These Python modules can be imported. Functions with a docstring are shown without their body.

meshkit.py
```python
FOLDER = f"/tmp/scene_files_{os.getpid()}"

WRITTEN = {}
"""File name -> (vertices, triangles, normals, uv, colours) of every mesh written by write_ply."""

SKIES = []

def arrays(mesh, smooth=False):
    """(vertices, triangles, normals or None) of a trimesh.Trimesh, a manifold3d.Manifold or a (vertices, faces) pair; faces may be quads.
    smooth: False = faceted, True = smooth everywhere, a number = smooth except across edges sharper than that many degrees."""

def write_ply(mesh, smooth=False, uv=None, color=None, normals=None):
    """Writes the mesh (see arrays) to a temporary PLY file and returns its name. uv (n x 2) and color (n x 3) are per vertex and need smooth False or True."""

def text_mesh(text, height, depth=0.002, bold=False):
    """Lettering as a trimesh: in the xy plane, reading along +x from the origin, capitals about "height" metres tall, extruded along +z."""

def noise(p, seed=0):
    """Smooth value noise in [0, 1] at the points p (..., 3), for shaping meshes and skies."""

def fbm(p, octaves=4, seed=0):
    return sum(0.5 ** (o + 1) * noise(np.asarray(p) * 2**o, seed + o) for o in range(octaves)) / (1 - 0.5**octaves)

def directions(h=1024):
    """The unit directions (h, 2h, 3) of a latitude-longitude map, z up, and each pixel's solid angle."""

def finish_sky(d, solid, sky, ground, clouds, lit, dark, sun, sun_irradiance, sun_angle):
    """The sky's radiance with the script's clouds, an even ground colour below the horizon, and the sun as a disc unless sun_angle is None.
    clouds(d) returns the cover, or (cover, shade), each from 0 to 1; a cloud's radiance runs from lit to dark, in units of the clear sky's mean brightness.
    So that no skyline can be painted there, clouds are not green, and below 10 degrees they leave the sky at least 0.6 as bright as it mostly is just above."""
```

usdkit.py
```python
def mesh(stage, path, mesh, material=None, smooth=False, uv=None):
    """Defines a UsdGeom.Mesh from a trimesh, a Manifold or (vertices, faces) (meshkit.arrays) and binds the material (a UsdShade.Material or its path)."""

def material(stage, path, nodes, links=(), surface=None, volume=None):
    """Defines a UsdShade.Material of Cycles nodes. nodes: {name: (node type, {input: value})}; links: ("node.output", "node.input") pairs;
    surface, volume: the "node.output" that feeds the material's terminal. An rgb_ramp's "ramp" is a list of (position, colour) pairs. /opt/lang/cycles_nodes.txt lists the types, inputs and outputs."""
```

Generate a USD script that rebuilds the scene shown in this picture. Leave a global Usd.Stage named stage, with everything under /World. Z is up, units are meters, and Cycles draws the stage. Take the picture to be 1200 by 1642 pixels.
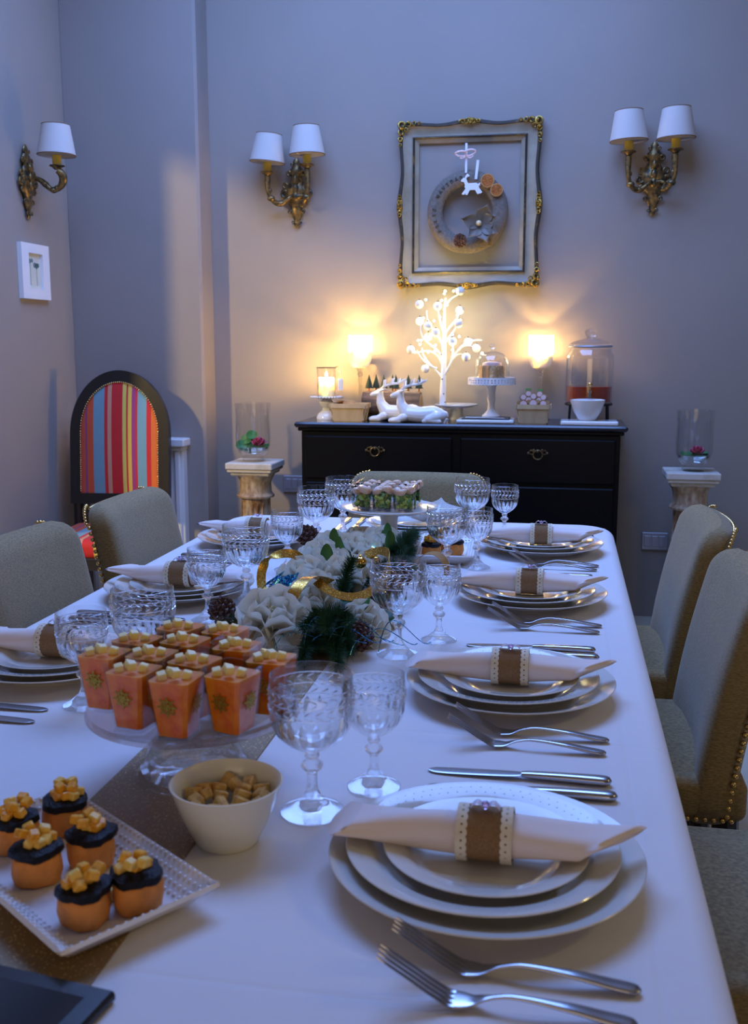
import math, random
import numpy as np, trimesh, manifold3d as m3, usdkit, meshkit
from shapely.geometry import Polygon, Point, box as sbox
from shapely import affinity, union_all
from pxr import Usd, UsdGeom, UsdLux, UsdShade, Gf, Sdf
random.seed(7); rng = np.random.default_rng(7)
PI = math.pi
stage = Usd.Stage.CreateInMemory()
UsdGeom.SetStageUpAxis(stage, 'Z'); UsdGeom.SetStageMetersPerUnit(stage, 1.0)
UsdGeom.Xform.Define(stage, '/World'); UsdGeom.Scope.Define(stage, '/World/Looks')

# ------------------------------------------------------------------ camera
HORIZ = 17.25                                         # mm of sensor across the picture's width
FPX = 1630.0                                          # focal length in pixels of a 1200 px wide picture
cam = UsdGeom.Camera.Define(stage, '/World/camera')
cam.CreateHorizontalApertureAttr(HORIZ); cam.CreateFocalLengthAttr(HORIZ * FPX / 1200)
cam.CreateFStopAttr(5.6); cam.CreateFocusDistanceAttr(2.2)
cam.CreateClippingRangeAttr(Gf.Vec2f(0.05, 200))
cam.AddTranslateOp().Set(Gf.Vec3d(0, 0, 1.297))
cam.AddRotateXYZOp().Set(Gf.Vec3f(90 - 9.4395, 0, 10.458))
cam.CreateExposureAttr(0.0)

# ------------------------------------------------------------------ light
def light(kind, name, loc, color, intensity, rot=None, **kw):
    l = getattr(UsdLux, kind).Define(stage, '/World/' + name)
    l.CreateColorAttr(Gf.Vec3f(*color)); l.CreateIntensityAttr(intensity)
    if kind != 'DomeLight':
        l.AddTranslateOp().Set(Gf.Vec3d(*loc))
        if rot: l.AddRotateXYZOp().Set(Gf.Vec3f(*rot))
    for k, v in kw.items(): getattr(l, f'Create{k}Attr')(v)
    return l
light('DomeLight', 'dusk_sky', None, (0.35, 0.50, 1.0), 0.06)
light('RectLight', 'unseen_overhead_light', (-0.7, 3.35, 3.42), (0.21, 0.39, 1.0), 10.3, Width=2.2, Height=2.0)          # blue light from above, out of view, placed to light table and upper walls
light('RectLight', 'unseen_rear_light', (-0.3, -2.3, 1.35), (1.0, 0.70, 0.36), 1.65, rot=(90, 0, 0), Width=2.6, Height=1.4)   # unseen warm area light behind the camera, placed to warm walls and near sides
light('SphereLight', 'unseen_left_lamp', (-3.9, 0.72, 3.0), (1.0, 0.74, 0.30), 760.0, Radius=0.14)                        # unseen warm lamp beyond the left doorway, throws the striped chair shadow
light('SphereLight', 'unseen_right_lamp', (1.80, 1.3, 2.1), (1.0, 0.78, 0.24), 32.0, Radius=0.10)                  # lamp out of view on the right, placed to warm the right chairs

# ------------------------------------------------------------------ mesh helpers
def TM(v, f): return trimesh.Trimesh(np.asarray(v, float), np.asarray(f, int), process=False)
def cat(*ms):
    ms = [m for x in ms for m in (x if isinstance(x, (list, tuple)) else [x])]
    V, F, n = [], [], 0
    for m in ms:
        V.append(np.asarray(m.vertices)); F.append(np.asarray(m.faces) + n); n += len(m.vertices)
    return TM(np.vstack(V), np.vstack(F))
def R3(rx=0, ry=0, rz=0):
    return trimesh.transformations.euler_matrix(rx, ry, rz, 'sxyz')[:3, :3]
def mv(m, loc=(0, 0, 0), rx=0, ry=0, rz=0, s=1.0):
    return TM((np.asarray(m.vertices) * s) @ R3(rx, ry, rz).T + np.asarray(loc, float), m.faces)
def grid(P, cu=False, cv=False, cap0=False, cap1=False):
    """P (nu, nv, 3): a sheet of points; cu/cv closes it round; cap0/cap1 close the first/last u row (needs cv)."""
    nu, nv = P.shape[:2]
    idx = np.arange(nu * nv).reshape(nu, nv)
    a = np.concatenate([idx, idx[:1]]) if cu else idx
    if cv: a = np.concatenate([a, a[:, :1]], 1)
    q = np.stack([a[:-1, :-1], a[:-1, 1:], a[1:, 1:], a[1:, :-1]], -1).reshape(-1, 4)
    f = np.vstack([q[:, [0, 1, 2]], q[:, [0, 2, 3]]]); v = P.reshape(-1, 3)
    for flag, row, flip in ((cap0, 0, False), (cap1, nu - 1, True)):
        if flag:
            c = len(v); v = np.vstack([v, P[row].mean(0)])
            r = idx[row]; r2 = np.roll(r, -1)
            t = np.stack([np.full(nv, c), r2, r], 1) if not flip else np.stack([np.full(nv, c), r, r2], 1)
            f = np.vstack([f, t])
    return TM(v, f)
def lathe(prof, n=40, dr=None):
    """Revolves (r, z) points, given from the bottom outwards and up (and back down inside for a vessel)."""
    p = np.asarray(prof, float); a = np.arange(n) / n * 2 * PI
    r = np.maximum(p[:, 0], 1e-5)[:, None] * np.ones(n)
    if dr is not None: r = r + dr(np.arange(len(p))[:, None], p[:, 1][:, None], a[None])
    P = np.stack([r * np.cos(a), r * np.sin(a), p[:, 1][:, None] * np.ones(n)], -1)
    return grid(P, cv=True, cap0=p[0, 0] > 1e-4, cap1=p[-1, 0] > 1e-4)
def spline(pts, n):
    from scipy.interpolate import PchipInterpolator, CubicSpline
    p = np.asarray(pts, float); t = np.r_[0, np.cumsum(np.linalg.norm(np.diff(p[:, :3], axis=0), axis=1))]
    return CubicSpline(t, p)(np.linspace(0, t[-1], n)) if len(p) > 2 else p[0] + (p[-1] - p[0]) * np.linspace(0, 1, n)[:, None]
def tube(path, rad, n=10, smooth=0, flat=None, up=(0, 0, 1)):
    """A round (or flat=(a, b) elliptical factors) tube along the path, capped."""
    p = np.asarray(path, float); rad = np.broadcast_to(rad, len(p)).astype(float)
    if smooth:
        q = spline(np.c_[p, rad], smooth); p, rad = q[:, :3], np.maximum(q[:, 3], 1e-4)
    t = np.gradient(p, axis=0); t /= np.maximum(np.linalg.norm(t, axis=1, keepdims=True), 1e-9)
    N = np.zeros_like(p); u = np.asarray(up, float)
    if abs(t[0] @ u) > .95: u = np.array([1.0, 0, 0])
    for i in range(len(p)):
        u = u - (u @ t[i]) * t[i]; u /= np.linalg.norm(u) + 1e-12; N[i] = u
    B = np.cross(t, N); a = np.arange(n) / n * 2 * PI
    fa, fb = flat or (1, 1)
    P = p[:, None] + rad[:, None, None] * (fa * np.cos(a)[None, :, None] * B[:, None] + fb * np.sin(a)[None, :, None] * N[:, None])
    return grid(P, cv=True, cap0=True, cap1=True)
def bx(x0, x1, y0, y1, z0, z1, c=0.0):
    """A box with chamfered edges."""
    d = np.array([x1 - x0, y1 - y0, z1 - z0]) / 2; m = np.array([x0 + x1, y0 + y1, z0 + z1]) / 2
    if c <= 0: return mv(trimesh.creation.box(2 * d), m)
    c = min(c, d.min() * .99); pts = []
    for s in np.ndindex(2, 2, 2):
        s = np.array(s) * 2 - 1
        for k in range(3):
            q = d - c; q[k] = d[k]; pts.append(s * q)
    h = trimesh.convex.convex_hull(np.array(pts)); return mv(TM(h.vertices, h.faces), m)
def rbox(dx, dy, dz, r, seg=5, taper=0.0):
    """A box with rounded edges centred on the origin; taper shrinks the bottom."""
    s = trimesh.creation.icosphere(2, r).vertices; pts = []
    for k in np.ndindex(2, 2, 2):
        k = np.array(k) * 2 - 1; f = 1 - taper if k[2] < 0 else 1
        pts.append(s + k * np.array([(dx / 2) * f - r, (dy / 2) * f - r, dz / 2 - r]))
    h = trimesh.convex.convex_hull(np.vstack(pts)); return TM(h.vertices, h.faces)
def ext(poly, h, z=0.0):
    ps = getattr(poly, 'geoms', [poly])
    return cat([mv(trimesh.creation.extrude_polygon(p, h, engine='earcut'), (0, 0, z)) for p in ps])
def ball(r, loc=(0, 0, 0), sub=2, sq=(1, 1, 1)):
    m = trimesh.creation.icosphere(sub, r); return TM(np.asarray(m.vertices) * sq + np.asarray(loc), m.faces)
def solidify(P, th):
    """A sheet of points (nu, nv, 3) given a thickness."""
    du = np.gradient(P, axis=0); dv = np.gradient(P, axis=1); n = np.cross(du, dv); n /= np.maximum(np.linalg.norm(n, axis=-1, keepdims=True), 1e-9)
    A, B = P + n * th / 2, P - n * th / 2
    nu, nv = P.shape[:2]
    top, bot = grid(A), grid(B); bot = TM(bot.vertices, bot.faces[:, ::-1])
    idx = np.arange(nu * nv).reshape(nu, nv)
    loop = np.r_[idx[0, :-1], idx[:-1, -1], idx[-1, :0:-1], idx[:0:-1, 0]]; l2 = np.roll(loop, -1); k = nu * nv
    side = np.vstack([np.stack([loop, l2, l2 + k], 1), np.stack([loop, l2 + k, loop + k], 1)])
    return TM(np.vstack([top.vertices, bot.vertices]), np.vstack([top.faces, bot.faces + k, side[:, ::-1]]))
def chain(js):
    """Manifold of the hulls of neighbouring (x, y, z, r) joints."""
    sp = [m3.Manifold.sphere(j[3], 16).translate(j[:3]) for j in js]
    if len(sp) == 1: return sp[0]
    return sum((m3.Manifold.batch_hull([a, b]) for a, b in zip(sp[:-1], sp[1:])), m3.Manifold())
def blend(m, edge, it=12):
    a = m.refine_to_length(edge).to_mesh(); t = trimesh.Trimesh(a.vert_properties[:, :3], a.tri_verts, process=True)
    trimesh.smoothing.filter_taubin(t, iterations=it); return TM(t.vertices, t.faces)

# ------------------------------------------------------------------ scene helpers
USED = {}
def pathof(name, parent):
    base = parent.GetPath().pathString if parent is not None else '/World'
    k = f'{base}/{name}'; n = USED.get(k, 0); USED[k] = n + 1
    return k if n == 0 else f'{k}_{n:03d}'
def meta(p, label=None, cat_=None, group=None, kind=None):
    for k, v in (('label', label), ('category', cat_), ('group', group), ('kind', kind)):
        if v: p.SetCustomDataByKey(k, v)
    return p
def obj(name, mesh, mat, parent=None, smooth=35, label=None, cat_=None, group=None, kind=None):
    if isinstance(mesh, list): mesh = cat(mesh)
    parent = parent.GetPrim() if hasattr(parent, 'GetPrim') else parent
    m = usdkit.mesh(stage, pathof(name, parent), mesh, M[mat], smooth=smooth)
    return meta(m.GetPrim(), label, cat_, group, kind)
def place(x, loc, rz=0.0):
    x.AddTranslateOp().Set(Gf.Vec3d(*map(float, loc))); x.AddRotateZOp().Set(math.degrees(rz))
def thing(name, label, cat_, loc=(0, 0, 0), rz=0.0, group=None):
    x = UsdGeom.Xform.Define(stage, pathof(name, None)); place(x, loc, rz)
    return meta(x.GetPrim(), label, cat_, group)
PROTO = {}
def put(key, build, name, label, cat_, loc, rz=0.0, group=None):
    """One thing of a kind: built the first time, an instance of that one afterwards."""
    t = thing(name, label, cat_, loc, rz, group)
    if key in PROTO:
        t.GetReferences().AddInternalReference(PROTO[key].GetPath()); t.SetInstanceable(True)
    else:
        build(t); PROTO[key] = t
    return t
def struct(name, mesh, mat, smooth=35): return obj(name, mesh, mat, None, smooth, kind='structure')

# ------------------------------------------------------------------ materials
M = {}
def mat(name, color, rough=.5, metal=0.0, noise=None, bump=None, coord='object', **kw):
    """noise = (scale, second colour, low, high[, stretch]); bump = (scale, strength, distance[, stretch])."""
    nodes, links = {'p': ('principled_bsdf', dict(base_color=color, roughness=rough, metallic=metal, **kw))}, []
    nodes['tc'] = ('texture_coordinate', {})
    if noise:
        nodes['nm'] = ('mapping', {'scale': noise[4] if len(noise) > 4 else (1, 1, 1)})
        nodes['n'] = ('noise_texture', {'scale': noise[0], 'detail': 4.0, 'roughness': .6})
        nodes['r'] = ('rgb_ramp', {'ramp': [(noise[2], color), (noise[3], noise[1])]})
        links += [(f'tc.{coord}', 'nm.vector'), ('nm.vector', 'n.vector'), ('n.fac', 'r.fac'), ('r.color', 'p.base_color')]
    if bump:
        nodes['bm'] = ('mapping', {'scale': bump[3] if len(bump) > 3 else (1, 1, 1)})
        nodes['bn'] = ('noise_texture', {'scale': bump[0], 'detail': 3.0})
        nodes['b'] = ('bump', {'strength': bump[1], 'distance': bump[2]})
        links += [(f'tc.{coord}', 'bm.vector'), ('bm.vector', 'bn.vector'), ('bn.fac', 'b.height'), ('b.normal', 'p.normal')]
    M[name] = usdkit.material(stage, f'/World/Looks/{name}', nodes, links, surface='p.BSDF')
def glassmat(name, color=(1, 1, 1), clear=.45, rough=0.0, ior=1.5):
    M[name] = usdkit.material(stage, f'/World/Looks/{name}', {
        'g': ('glass_bsdf', {'color': color, 'roughness': rough, 'IOR': ior}), 't': ('transparent_bsdf', {'color': color}),
        'm': ('mix_closure', {'fac': clear})}, [('g.BSDF', 'm.closure1'), ('t.BSDF', 'm.closure2')], surface='m.closure')
def emit(name, color, strength):
    M[name] = usdkit.material(stage, f'/World/Looks/{name}', {'e': ('emission', {'color': color, 'strength': strength})}, [], surface='e.emission')
def leafmat(name, color, rough=.6, trans=.35, color2=None):
    n = {'p': ('principled_bsdf', {'base_color': color, 'roughness': rough}), 't': ('translucent_bsdf', {'color': color}), 'm': ('mix_closure', {'fac': trans})}
    M[name] = usdkit.material(stage, f'/World/Looks/{name}', n, [('p.BSDF', 'm.closure1'), ('t.BSDF', 'm.closure2')], surface='m.closure')
def glitter(name, color, spark, scale, rough=.35, metal=.7, amt=.16):
    """Glitter: tiny flat cells that each face their own way, some of them bright."""
    M[name] = usdkit.material(stage, f'/World/Looks/{name}', {
        'tc': ('texture_coordinate', {}), 'v': ('voronoi_texture', {'scale': scale}), 's': ('separate_color', {}),
        'r': ('rgb_ramp', {'ramp': [(0, color), (1 - amt, color), (1 - amt + .02, spark), (1, spark)]}),
        'b': ('bump', {'strength': .9, 'distance': .002}), 'p': ('principled_bsdf', {'roughness': rough, 'metallic': metal})},
        [('tc.object', 'v.vector'), ('v.color', 's.color'), ('s.r', 'r.fac'), ('r.color', 'p.base_color'), ('s.g', 'b.height'), ('b.normal', 'p.normal')], surface='p.BSDF')
mat('wall_paint', (.31, .265, .225), .8, noise=(1.1, (.285, .245, .205), .35, .7), bump=(60, .12, .002))
mat('pillar_paint', (.30, .26, .23), .8, noise=(1.3, (.28, .24, .21), .35, .7), bump=(60, .12, .002))
mat('ceiling_paint', (.6, .58, .55), .9)
mat('floor_tile', (.55, .50, .38), .35, noise=(2.2, (.48, .43, .32), .3, .7))
mat('cushion', (.5, .5, .5), .9)
# table linen: fine weave, and the ironed folds running along and across the cloth
M['table_linen'] = usdkit.material(stage, '/World/Looks/table_linen', {
    'g': ('geometry', {}), 'x': ('separate_xyz', {}),
    'a1': ('math', {'math_type': 'subtract', 'value2': .098}), 'a2': ('math', {'math_type': 'absolute'}), 'a3': ('math', {'math_type': 'divide', 'value2': .006}), 'a4': ('math', {'math_type': 'minimum', 'value2': 1.0}),
    'c1': ('math', {'math_type': 'add', 'value2': .435}), 'c2': ('math', {'math_type': 'pingpong', 'value2': .30}), 'c3': ('math', {'math_type': 'divide', 'value2': .006}), 'c4': ('math', {'math_type': 'minimum', 'value2': 1.0}),
    'w': ('noise_texture', {'scale': 700.0, 'detail': 1.0}), 'l': ('noise_texture', {'scale': 5.0, 'detail': 3.0}),
    's1': ('math', {'math_type': 'multiply_add', 'value2': .10}), 's2': ('math', {'math_type': 'multiply_add', 'value2': 5.0}), 's3': ('math', {'math_type': 'add'}),
    'b': ('bump', {'strength': .35, 'distance': .0016}), 'p': ('principled_bsdf', {'base_color': (.74, .72, .73), 'roughness': .75, 'sheen_weight': .15})},
    [('g.position', 'x.vector'), ('x.x', 'a1.value1'), ('a1.value', 'a2.value1'), ('a2.value', 'a3.value1'), ('a3.value', 'a4.value1'),
     ('x.y', 'c1.value1'), ('c1.value', 'c2.value1'), ('c2.value', 'c3.value1'), ('c3.value', 'c4.value1'),
     ('g.position', 'w.vector'), ('g.position', 'l.vector'), ('w.fac', 's1.value1'), ('a4.value', 's1.value3'), ('l.fac', 's2.value1'), ('s1.value', 's2.value3'),
     ('s2.value', 's3.value1'), ('c4.value', 's3.value2'), ('s3.value', 'b.height'), ('b.normal', 'p.normal')], surface='p.BSDF')
mat('porcelain', (.68, .67, .63), .12, coat_weight=.3)
mat('porcelain_dotted', (.78, .76, .75), .14, coat_weight=.3)
mat('napkin', (.80, .71, .68), .85, bump=(900, .2, .0006), sheen_weight=.2)
mat('burlap', (.30, .18, .085), .95, noise=(500, (.20, .115, .05), .35, .65, (1, 4, 1)), bump=(600, .7, .0012, (1, 3, 1)))
mat('lace', (.72, .66, .52), .9, bump=(900, .5, .0006))
mat('organza', (.68, .60, .72), .4, alpha=.6)
mat('steel', (.45, .45, .48), .20, 1.0)
mat('blade_steel', (.36, .36, .39), .25, 1.0)
glassmat('crystal', (1, 1, 1), .45)
glassmat('crystal_cut', (1, 1, 1), .30)
M['bowl_glass'] = usdkit.material(stage, '/World/Looks/bowl_glass', {'f': ('layer_weight', {'blend': .5}), 'q': ('math', {'math_type': 'power', 'value2': 2.2}), 'k': ('math', {'math_type': 'multiply_add', 'value2': .75, 'value3': .03}),
    't': ('transparent_bsdf', {'color': (.985, .985, .985)}), 'g': ('glossy_bsdf', {'color': (1, 1, 1), 'roughness': .02}), 'm': ('mix_closure', {})},
    [('f.facing', 'q.value1'), ('q.value', 'k.value1'), ('k.value', 'm.fac'), ('t.BSDF', 'm.closure1'), ('g.BSDF', 'm.closure2')], surface='m.closure')
glassmat('clear_glass', (.99, .985, .98), .55)
glassmat('pink_glass', (.99, .95, .94), .45)
M['thin_glass'] = usdkit.material(stage, '/World/Looks/thin_glass', {'f': ('layer_weight', {'blend': .5}), 'q': ('math', {'math_type': 'power', 'value2': 3.0}), 'k': ('math', {'math_type': 'multiply_add', 'value2': .8, 'value3': .035}),
    't': ('transparent_bsdf', {'color': (.97, .97, .97)}), 'g': ('glossy_bsdf', {'color': (1, 1, 1), 'roughness': .03}), 'm': ('mix_closure', {})},
    [('f.facing', 'q.value1'), ('q.value', 'k.value1'), ('k.value', 'm.fac'), ('t.BSDF', 'm.closure1'), ('g.BSDF', 'm.closure2')], surface='m.closure')
M['cup_plastic'] = usdkit.material(stage, '/World/Looks/cup_plastic', {'f': ('layer_weight', {'blend': .5}), 'q': ('math', {'math_type': 'power', 'value2': 3.0}), 'k': ('math', {'math_type': 'multiply_add', 'value2': .6, 'value3': .012}),
    't': ('transparent_bsdf', {'color': (.98, .98, .98)}), 'g': ('glossy_bsdf', {'color': (1, 1, 1), 'roughness': .05}), 'm': ('mix_closure', {})},
    [('f.facing', 'q.value1'), ('q.value', 'k.value1'), ('k.value', 'm.fac'), ('t.BSDF', 'm.closure1'), ('g.BSDF', 'm.closure2')], surface='m.closure')
glassmat('gem', (.9, .82, 1.0), .1, ior=1.8)
mat('carrot_soup', (.92, .28, .015), .35, subsurface_weight=.35, subsurface_radius=(1, .35, .1), subsurface_scale=.006, noise=(60, (.78, .13, .015), .4, .7))
mat('cheese', (.85, .68, .28), .45, subsurface_weight=.3, subsurface_radius=(1, .7, .3), subsurface_scale=.004)
glitter('gold_motif', (.45, .30, .03), (.9, .75, .2), 1400, .3, .8)
mat('bread', (.74, .27, .045), .7, noise=(60, (.55, .20, .035), .45, .7), bump=(150, .4, .002))
mat('tapenade', (.008, .008, .010), .45, specular_ior_level=.2, bump=(300, .8, .003))
mat('potato', (.85, .42, .03), .5, noise=(90, (.62, .22, .015), .5, .75))
mat('potato_pale', (.88, .58, .12), .5, noise=(90, (.72, .38, .06), .55, .8))
mat('crouton', (.78, .50, .15), .65, noise=(55, (.40, .14, .03), .45, .68), bump=(120, .4, .002))
mat('bowl_glaze', (.80, .79, .68), .25, coat_weight=.2)
glitter('runner_glitter', (.30, .19, .085), (.95, .72, .32), 900, .5, .15, .05)
mat('black_plastic', (.012, .012, .014), .25)
mat('dark_screen', (.02, .026, .035), .10)
mat('pine_needle', (.025, .10, .035), .5, noise=(40, (.012, .055, .024), .35, .7))
mat('pine_needle_light', (.05, .15, .035), .5)
mat('pinecone_scale', (.085, .035, .02), .6, noise=(150, (.16, .075, .04), .45, .7))
leafmat('rose_petal', (.92, .90, .82), .55, .45)
leafmat('rose_heart', (.92, .88, .70), .55, .45)
leafmat('leaf_green', (.06, .20, .04), .5, .3)
glitter('gold_ribbon', (.50, .25, .03), (1.0, .75, .2), 700, .3, .8)
mat('ochre_ribbon', (.42, .22, .05), .5)
mat('gold_bauble', (.85, .50, .12), .12, 1.0)
glitter('blue_tinsel', (.05, .25, .60), (.2, .8, .9), 300, .15, .8, .4)
emit('blue_light', (.15, .55, 1.0), 5.0)
mat('linen_upholstery', (.32, .24, .11), .95, noise=(130, (.17, .125, .06), .35, .68, (1, 1, 4)), bump=(500, .5, .001), sheen_weight=.2)
mat('brass_nail', (.75, .52, .20), .25, 1.0)
mat('dark_wood', (.012, .009, .008), .4, noise=(12, (.012, .008, .006), .4, .6, (1, 1, .2)), coat_weight=.2)
mat('black_lacquer', (.0035, .0035, .0045), .35, specular_ior_level=.15)
mat('lacquer_top', (.012, .012, .020), .12)
mat('antique_brass', (.24, .16, .06), .35, .8, noise=(60, (.05, .045, .035), .4, .65))
mat('bronze', (.30, .19, .065), .38, .75, noise=(55, (.055, .055, .04), .42, .62))
mat('shade_cloth', (.56, .51, .46), .9, subsurface_weight=0.0)
mat('shade_trim', (.20, .11, .05), .8)
mat('candle_sleeve', (.72, .50, .06), .5)
mat('frame_cream', (.35, .29, .20), .5, noise=(9, (.26, .20, .12), .4, .7))
mat('frame_dark', (.055, .048, .038), .4, .4, noise=(25, (.25, .16, .04), .55, .75))
mat('frame_gold', (.42, .25, .045), .38, .8, noise=(70, (.08, .06, .03), .45, .65))
mat('wreath_jute', (.20, .165, .13), .95, noise=(90, (.13, .105, .08), .35, .7), bump=(200, .7, .003))
mat('lettering_ink', (.06, .045, .03), .8)
mat('white_felt', (.80, .78, .75), .95)
mat('white_satin', (.78, .77, .85), .4)
mat('bow_string', (.75, .42, .45), .7, noise=(200, (.85, .8, .8), .45, .55))
mat('orange_peel', (.50, .22, .05), .6)
mat('orange_flesh', (.55, .16, .015), .4, noise=(80, (.35, .08, .01), .4, .6))
leafmat('organza_petal', (.33, .27, .21), .4, .45)
mat('pearl', (.80, .58, .30), .2)
mat('white_metal', (.80, .79, .78), .45)
mat('white_ceramic', (.80, .80, .80), .10, coat_weight=.4)
mat('mantel_white', (.68, .67, .66), .45)
mat('fireplace_dark', (.02, .02, .025), .8)
mat('old_stone', (.60, .48, .33), .8, noise=(14, (.20, .09, .032), .42, .62, (1, 1, .45)), bump=(30, .5, .004))
mat('stone_top', (.60, .55, .47), .7, noise=(10, (.45, .38, .28), .5, .7))
mat('outlet_metal', (.40, .40, .44), .35, .5)
mat('picture_white', (.78, .77, .76), .5)
mat('picture_print', (.62, .62, .50), .6)
mat('print_green', (.16, .24, .22), .7)
mat('bark', (.17, .11, .07), .95, noise=(30, (.07, .045, .03), .4, .65, (.3, 1, 1)), bump=(40, 1.0, .006, (.3, 1, 1)))
mat('cut_wood', (.42, .27, .13), .8, noise=(40, (.30, .18, .08), .4, .6))
mat('bottle_brush', (.020, .045, .025), .9, noise=(120, (.05, .02, .015), .5, .7))
mat('tree_trunk_orange', (.55, .20, .05), .7)
mat('chip_wood', (.62, .45, .24), .7, noise=(18, (.52, .36, .18), .4, .65, (1, 1, .2)))
mat('biscuit', (.42, .23, .09), .8, noise=(60, (.30, .14, .05), .4, .7), bump=(90, .5, .003))
mat('icing', (.70, .50, .46), .5)
mat('icing_green', (.10, .25, .06), .5)
mat('slate', (.03, .03, .034), .5)
mat('cake_sponge', (.40, .22, .08), .7, noise=(60, (.65, .5, .3), .5, .7))
mat('red_drink', (.30, .035, .006), .1, subsurface_weight=.2, subsurface_radius=(1, .3, .1), subsurface_scale=.01)
mat('black_iron', (.015, .015, .016), .45, .5)
M['frosted_glass'] = usdkit.material(stage, '/World/Looks/frosted_glass', {'t': ('translucent_bsdf', {'color': (.95, .93, .90)}), 'c': ('transparent_bsdf', {'color': (1, 1, 1)}), 'm': ('mix_closure', {'fac': .62})}, [('t.BSDF', 'm.closure1'), ('c.BSDF', 'm.closure2')], surface='m.closure')
mat('wax', (.86, .78, .62), .5, subsurface_weight=.8, subsurface_radius=(1, .6, .3), subsurface_scale=.02)
emit('flame', (1.0, .60, .18), 6500.0)
emit('led', (1.0, .86, .38), 310.0)
mat('snow_bauble', (.82, .80, .78), .55, bump=(120, .5, .003))
mat('dark_mark', (.02, .018, .018), .8)
mat('water', (.75, .85, .85), .02, transmission_weight=1.0, ior=1.33)
leafmat('lily_green', (.05, .30, .09), .4, .3)
leafmat('lotus_pink', (.75, .13, .28), .5, .35)
mat('salad_green', (.34, .50, .06), .45, noise=(160, (.62, .60, .16), .45, .65))
mat('salad_dark', (.10, .24, .05), .45, noise=(120, (.24, .36, .06), .45, .65))
mat('salmon', (.88, .50, .34), .4, subsurface_weight=.3, subsurface_radius=(1, .5, .3), subsurface_scale=.005, noise=(60, (.85, .60, .45), .4, .6))
mat('skirting_white', (.6, .58, .55), .5)
mat('lamp_shade_warm', (.8, .7, .5), .8)
# striped chair fabric: woven stripes across the width
W_ = [(0, (.55, .07, .03)), (.10, (.55, .07, .03)), (.101, (.24, .06, .14)), (.125, (.24, .06, .14)), (.126, (.60, .08, .02)), (.20, (.60, .08, .02)), (.201, (.17, .31, .36)), (.335, (.17, .31, .36)),
      (.336, (.58, .02, .02)), (.375, (.58, .02, .02)), (.376, (.62, .27, .16)), (.42, (.62, .27, .16)), (.421, (.60, .015, .015)), (.55, (.60, .015, .015)), (.551, (.72, .55, .10)), (.592, (.72, .55, .10)),
      (.593, (.60, .03, .02)), (.614, (.60, .03, .02)), (.615, (.80, .50, .07)), (.655, (.80, .50, .07)), (.656, (.34, .04, .17)), (.70, (.34, .04, .17)), (.701, (.55, .02, .03)), (.722, (.55, .02, .03)), (.723, (.16, .33, .38)), (.825, (.16, .33, .38)),
      (.826, (.60, .02, .02)), (.878, (.60, .02, .02)), (.879, (.75, .16, .02)), (.957, (.75, .16, .02)), (.958, (.22, .06, .16)), (1, (.22, .06, .16))]
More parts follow.
